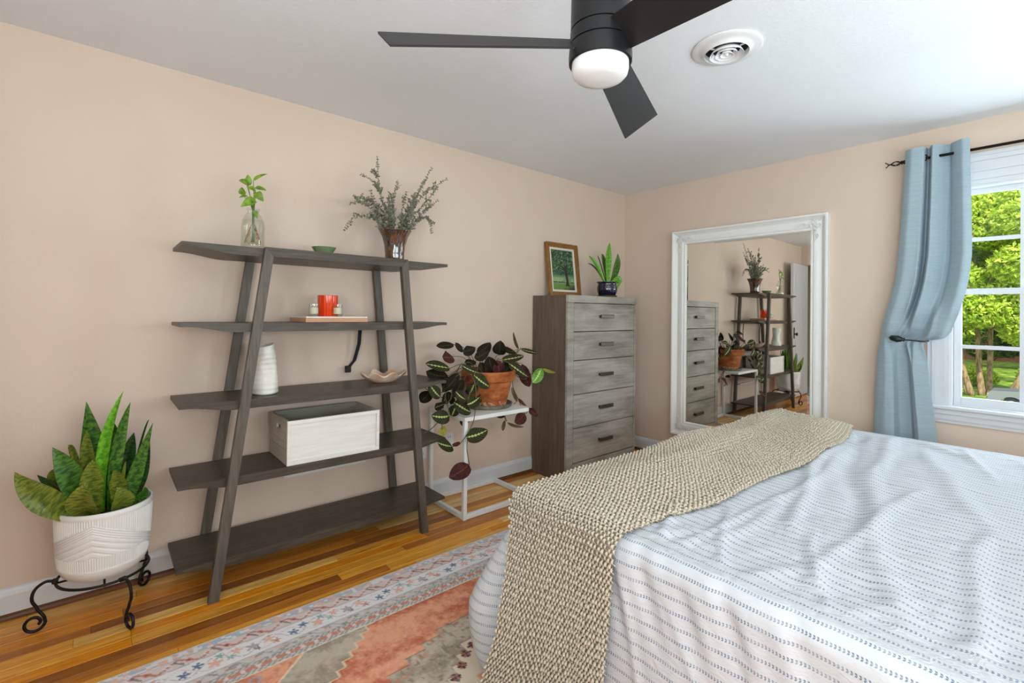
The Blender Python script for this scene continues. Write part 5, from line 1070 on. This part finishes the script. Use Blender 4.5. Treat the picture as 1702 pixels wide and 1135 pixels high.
# backing layer (the inner side of the knit), coloured darker for shade between stitches
sb_ = np.linspace(.004, fs[-1] - .004, 420); tb_ = np.linspace(.008, .992, 60); SB, TB = np.meshgrid(sb_, tb_, indexing='ij'); PB = throw(SB, TB)
PBn = PB.copy(); 
d1 = np.gradient(PB, axis=0); d2 = np.gradient(PB, axis=1); NB = np.cross(d1, d2); NB /= np.linalg.norm(NB, axis=-1, keepdims=True); sgn = np.sign(np.where((PB[..., 0] < -2.7) & (PB[..., 2] < BZ - .02), -NB[..., 0], np.where((PB[..., 0] > BX1 - .01) & (PB[..., 2] < BZ - .02), NB[..., 0], NB[..., 2]))); NB *= sgn[..., None]
b = MB(); b.grid(PB - NB * .0036); b.build('knit_back', plain('beige_cotton_yarn_shaded', (150, 137, 112), .9), th_, smooth=True, recalc=False)

# ================================================================ outside
GZ = -3.9
gm = Mat('lawn', rough=.95, spec=.1); gm.color(gm.ramp(gm.noise(gm.coord(pos=True), 1.2, 5), [(.35, rgb(70, 104, 34)), (.55, rgb(120, 150, 50)), (.7, rgb(176, 180, 92))]))
o = struct(MB().box(2.0, 110, -60, 60, GZ - .2, GZ).build('ground', gm.m))
dm = plain('asphalt_drive', (150, 148, 144), .9, bump=(60, .3, .003))
o = struct(MB().box(33.6, 37.0, -60, 60, GZ, GZ + .015).build('driveway', dm))
def lm(name, c0, c1, c2):
    m = Mat(name, rough=.6, spec=.2); oi = m.n('NewGeometry'); c = m.ramp(oi.outputs['Random Per Island'], [(.1, rgb(*c0)), (.5, rgb(*c1)), (.9, rgb(*c2))]); m.color(c)
    tl = m.n('BsdfTranslucent'); m.l(c, tl.inputs[0]); mx = m.n('MixShader', i_0=.35); m.l(m.b.outputs[0], mx.inputs[1]); m.l(tl.outputs[0], mx.inputs[2]); m.l(mx.outputs[0], m.out.inputs[0]); return m.m
LM = [lm('tree_leaf_lime', (124, 160, 40), (178, 204, 58), (226, 234, 110)), lm('tree_leaf_green', (84, 124, 34), (134, 172, 50), (188, 208, 84)), lm('tree_leaf_dark', (36, 62, 24), (66, 98, 34), (110, 140, 50))]
bark = Mat('pale_bark', rough=.9); bark.color(bark.ramp(bark.noise(bark.coord(pos=True, scale=(3, 3, .8)), 3, 4), [(.35, rgb(112, 88, 62)), (.65, rgb(188, 158, 124))])); bark.bump(bark.noise(bark.coord(pos=True, scale=(3, 3, .8)), 6, 4), .6, .03)
def leaves_mesh(centers, radii, n, size, rng):
    w = np.array(radii) ** 2; idx = rng.choice(len(centers), n, p=w / w.sum()); c = np.array(centers)[idx]; r_ = np.array(radii)[idx]
    d = rng.normal(size=(n, 3)); d /= np.linalg.norm(d, axis=1, keepdims=True); rad_ = r_ * rng.uniform(.55, 1.0, n) ** .5
    P = c + d * rad_[:, None] * np.array([1, 1, .8])
    a = rng.normal(size=(n, 3)); a /= np.linalg.norm(a, axis=1, keepdims=True); b_ = np.cross(a, d + rng.normal(0, .5, (n, 3))); b_ /= np.linalg.norm(b_, axis=1, keepdims=True)
    s = size * rng.uniform(.6, 1.3, n)[:, None]; nn = np.cross(a, b_)
    V = np.stack([P - a * s, P - b_ * s * .45 + nn * s * .12, P + a * s, P + b_ * s * .45 + nn * s * .12], 1).reshape(-1, 3)
    i = np.arange(n)[:, None] * 4; F = np.concatenate([i + [0, 1, 2], i + [0, 2, 3]], 1).reshape(-1, 3); return V, F
def tree(name, lab, x, y, h, cr, mi, n, size, seed, trunk_r=.18, low=.35, group=None, trunks=1, cat='tree'):
    rng = np.random.default_rng(seed); t = thing(name, lab, cat, (x, y, GZ), group)
    tb_ = MB(); cs_, rs_ = [], []
    for k in range(trunks):
        lx, ly = rng.normal(0, cr * .12 * trunks, 2) * (trunks > 1); bx_, by_ = x + lx * .4, y + ly * .4
        P = [(bx_, by_, GZ - .05), (bx_ + lx * .3, by_ + ly * .3, GZ + h * low * .6), (x + lx, y + ly, GZ + h * .7)]
        S = spline(P, 6); tb_.tube([tuple(p) for p in S], [trunk_r * (1 - .6 * i / len(S)) for i in range(len(S))], 10)
        for j in range(6):
            a = rng.uniform(0, 2 * PI); z0 = GZ + h * rng.uniform(low * .8, .62); q = (x + lx * .8, y + ly * .8, z0); e = (x + math.cos(a) * cr * .7, y + math.sin(a) * cr * .7, z0 + h * .18)
            tb_.tube([q, ((q[0] + e[0]) / 2, (q[1] + e[1]) / 2, (q[2] + e[2]) / 2 - .05 * h * 0), e], [trunk_r * .4, trunk_r * .25, trunk_r * .1], 7)
    tb_.build('trunk', bark.m, t, smooth=True)
    for j in range(34):
        u = rng.uniform(low, 1); rr_ = cr * math.sqrt(max(.05, 1 - (2 * (u - low) / (1 - low) - .9) ** 2 * .8)); a = rng.uniform(0, 2 * PI); q = rr_ * rng.uniform(.1, .85)
        cs_.append((x + q * math.cos(a), y + q * math.sin(a), GZ + h * u)); rs_.append(cr * rng.uniform(.22, .38))
    V, F = leaves_mesh(cs_, rs_, n, size, rng); o = fast_mesh('foliage', V, F, LM[mi], (x, y, GZ), t, smooth_=False); o['kind'] = 'stuff'; return t
tree('crape_tree', 'multi trunked tree with pale bark and bright lime leaves outside the window', 41.0, .75, 13.4, 4.6, 0, 50000, .17, 1, .20, .33, trunks=5)
tree('leafy_tree', 'lime green tree right of the pale multi trunked one, outside the window', 47.5, -7.5, 13.5, 5.0, 0, 22000, .2, 2, .26, .22)
tree('leafy_tree', 'green tree behind the curtain side of the window', 39.0, 10.2, 12.5, 4.6, 1, 20000, .2, 3, .24, .25)
tree('leafy_tree', 'darker green tree deep in the woods, left of the multi trunked one', 55.5, 6.5, 14.5, 6.5, 1, 22000, .26, 4, .3, .16)
tree('leafy_tree', 'dark green tree deep in the woods behind the truck', 68.0, .2, 16.5, 6.8, 2, 18000, .3, 5, .3, .12)
tree('leafy_tree', 'furthest dark green tree right of the woods', 62.0, -16.0, 15.0, 7, 2, 12000, .3, 6, .3, .12)
tree('leafy_tree', 'furthest green tree left of the woods', 52.0, 22.0, 14.5, 6.5, 1, 12000, .3, 7, .3, .15)
for i, (x, y, r_, lab) in enumerate(((38.2, 3.4, 1.2, 'lime shrub at the foot of the woods, left one'), (44.5, 4.6, 1.4, 'lime shrub behind the pale trunks'), (48.5, -1.6, 1.8, 'rounded shrub behind the parked truck'), (47.0, 1.6, 1.3, 'yellow green shrub behind the truck, left one'))):
    t = thing('shrub', lab, 'shrub', (x, y, GZ)); rng = np.random.default_rng(50 + i)
    MB().tube([(x, y, GZ - .02), (x, y, GZ + r_ * .6)], [.05, .02], 6).build('stem', bark.m, t)
    cs_ = [(x + rng.normal(0, r_ * .35), y + rng.normal(0, r_ * .35), GZ + r_ * rng.uniform(.3, .8)) for _ in range(10)]
    V, F = leaves_mesh(cs_, [r_ * .45] * 10, 4500, .10, rng); o = fast_mesh('foliage', V, F, LM[0 if i != 2 else 1], (x, y, GZ), t, smooth_=False); o['kind'] = 'stuff'
# pickup truck: front to the left (+y), seen from its side
tx, ty = 35.6, -2.15
tk_ = thing('pickup_truck', 'silver pickup truck parked under the trees outside the window', 'truck', (tx, ty, GZ + .015))
tm = plain('silver_grey_car_paint', (150, 152, 164), .3, .5); gl = plain('dark_car_glass', (40, 46, 54), .1); tyre = plain('black_tyre', (26, 26, 26), .8); chrome = plain('chrome', (200, 200, 200), .15, 1)
g0 = GZ + .015
def arch(yc, r_=.46): return [(yc + r_ * math.cos(t_), g0 + .38 + r_ * math.sin(t_) * .9) for t_ in np.linspace(0, PI, 12)]
L0 = ty + 2.35        # front bumper
poly = [(L0, g0 + .45), (L0, g0 + .85), (L0 - .12, g0 + 1.06), (L0 - 1.45, g0 + 1.14), (L0 - 5.2, g0 + 1.14), (L0 - 5.2, g0 + .45)] 
low_ = [(L0 - 4.3 - .46, g0 + .38)] + arch(L0 - 4.3)[::-1] + [(L0 - 4.3 + .46, g0 + .38)] + [(L0 - .95 - .46, g0 + .38)] + arch(L0 - .95)[::-1] + [(L0 - .95 + .46, g0 + .38)]
MB().prism(poly + low_, tx - .95, tx + .95, 'x').build('body', tm, tk_)
cab = [(L0 - 1.45, g0 + 1.14), (L0 - 2.1, g0 + 1.78), (L0 - 3.3, g0 + 1.80), (L0 - 3.55, g0 + 1.14)]
MB().prism(cab, tx - .84, tx + .84, 'x').build('cab', tm, tk_)
MB().prism([(L0 - 1.62, g0 + 1.18), (L0 - 2.14, g0 + 1.70), (L0 - 2.5, g0 + 1.71), (L0 - 2.5, g0 + 1.18)], tx - .85, tx + .85, 'x').build('window', gl, tk_)
MB().prism([(L0 - 2.58, g0 + 1.18), (L0 - 2.58, g0 + 1.71), (L0 - 3.25, g0 + 1.71), (L0 - 3.42, g0 + 1.18)], tx - .85, tx + .85, 'x').build('window', gl, tk_)
for yc in (L0 - .95, L0 - 4.3):
    for xs_ in (-1, 1):
        w_ = MB(); w_.lathe([(0, -.11), (.34, -.11), (.38, -.08), (.38, .08), (.34, .11), (0, .11)], (0, 0, 0), 28)
        w_.v[0] = np.stack([tx + xs_ * .80 + w_.v[0][:, 2], yc + w_.v[0][:, 0], g0 + .38 + w_.v[0][:, 1]], -1); wo = w_.build('wheel', tyre, tk_, smooth=True, angle=.6)
        w_ = MB(); w_.lathe([(0, -.125), (.10, -.12), (.21, -.112), (.22, .112), (0, .12)], (0, 0, 0), 20)
        w_.v[0] = np.stack([tx + xs_ * .80 + w_.v[0][:, 2], yc + w_.v[0][:, 0], g0 + .38 + w_.v[0][:, 1]], -1); w_.build('rim', chrome, wo, smooth=True, angle=.6)
MB().box(tx - .96, tx + .96, L0 - .02, L0 + .10, g0 + .42, g0 + .62, ch=.02).build('bumper', chrome, tk_)
for s_ in (-1, 1): MB().box(tx + s_ * .78 - .15, tx + s_ * .78 + .15, L0 - .10, L0 + .012, g0 + .72, g0 + .90, ch=.02).build('headlamp', plain('lamp_glass', (230, 230, 225), .1), tk_)
# house beyond the woods
hs = thing('distant_house', 'brick house half hidden behind the trees outside the window', 'house', (80, 6, GZ))
MB().box(79, 87, -2, 12, GZ, GZ + 4.6).build('wall', plain('red_brown_brick', (150, 96, 78), .9, bump=(8, .3, .01)), hs)
MB().prism([(-2.6, GZ + 4.6), (12.6, GZ + 4.6), (12.0, GZ + 4.75), (5, GZ + 7.6), (-2.0, GZ + 4.75)], 78.4, 87.6, 'x').build('roof', plain('dark_shingle', (74, 70, 70), .9), hs)
for y in (0, 3, 6.5, 9.5):
    o = MB().box(78.93, 79.0, y - .6, y + .6, GZ + 1.4, GZ + 3.2).build('window_frame', MT['trim'], hs); MB().box(78.9, 78.94, y - .5, y + .5, GZ + 1.5, GZ + 3.1).build('pane', gl, o)
for o in list(bpy.data.objects):
    if o.type == 'MESH' and o.name.startswith('x'): bpy.data.objects.remove(o)
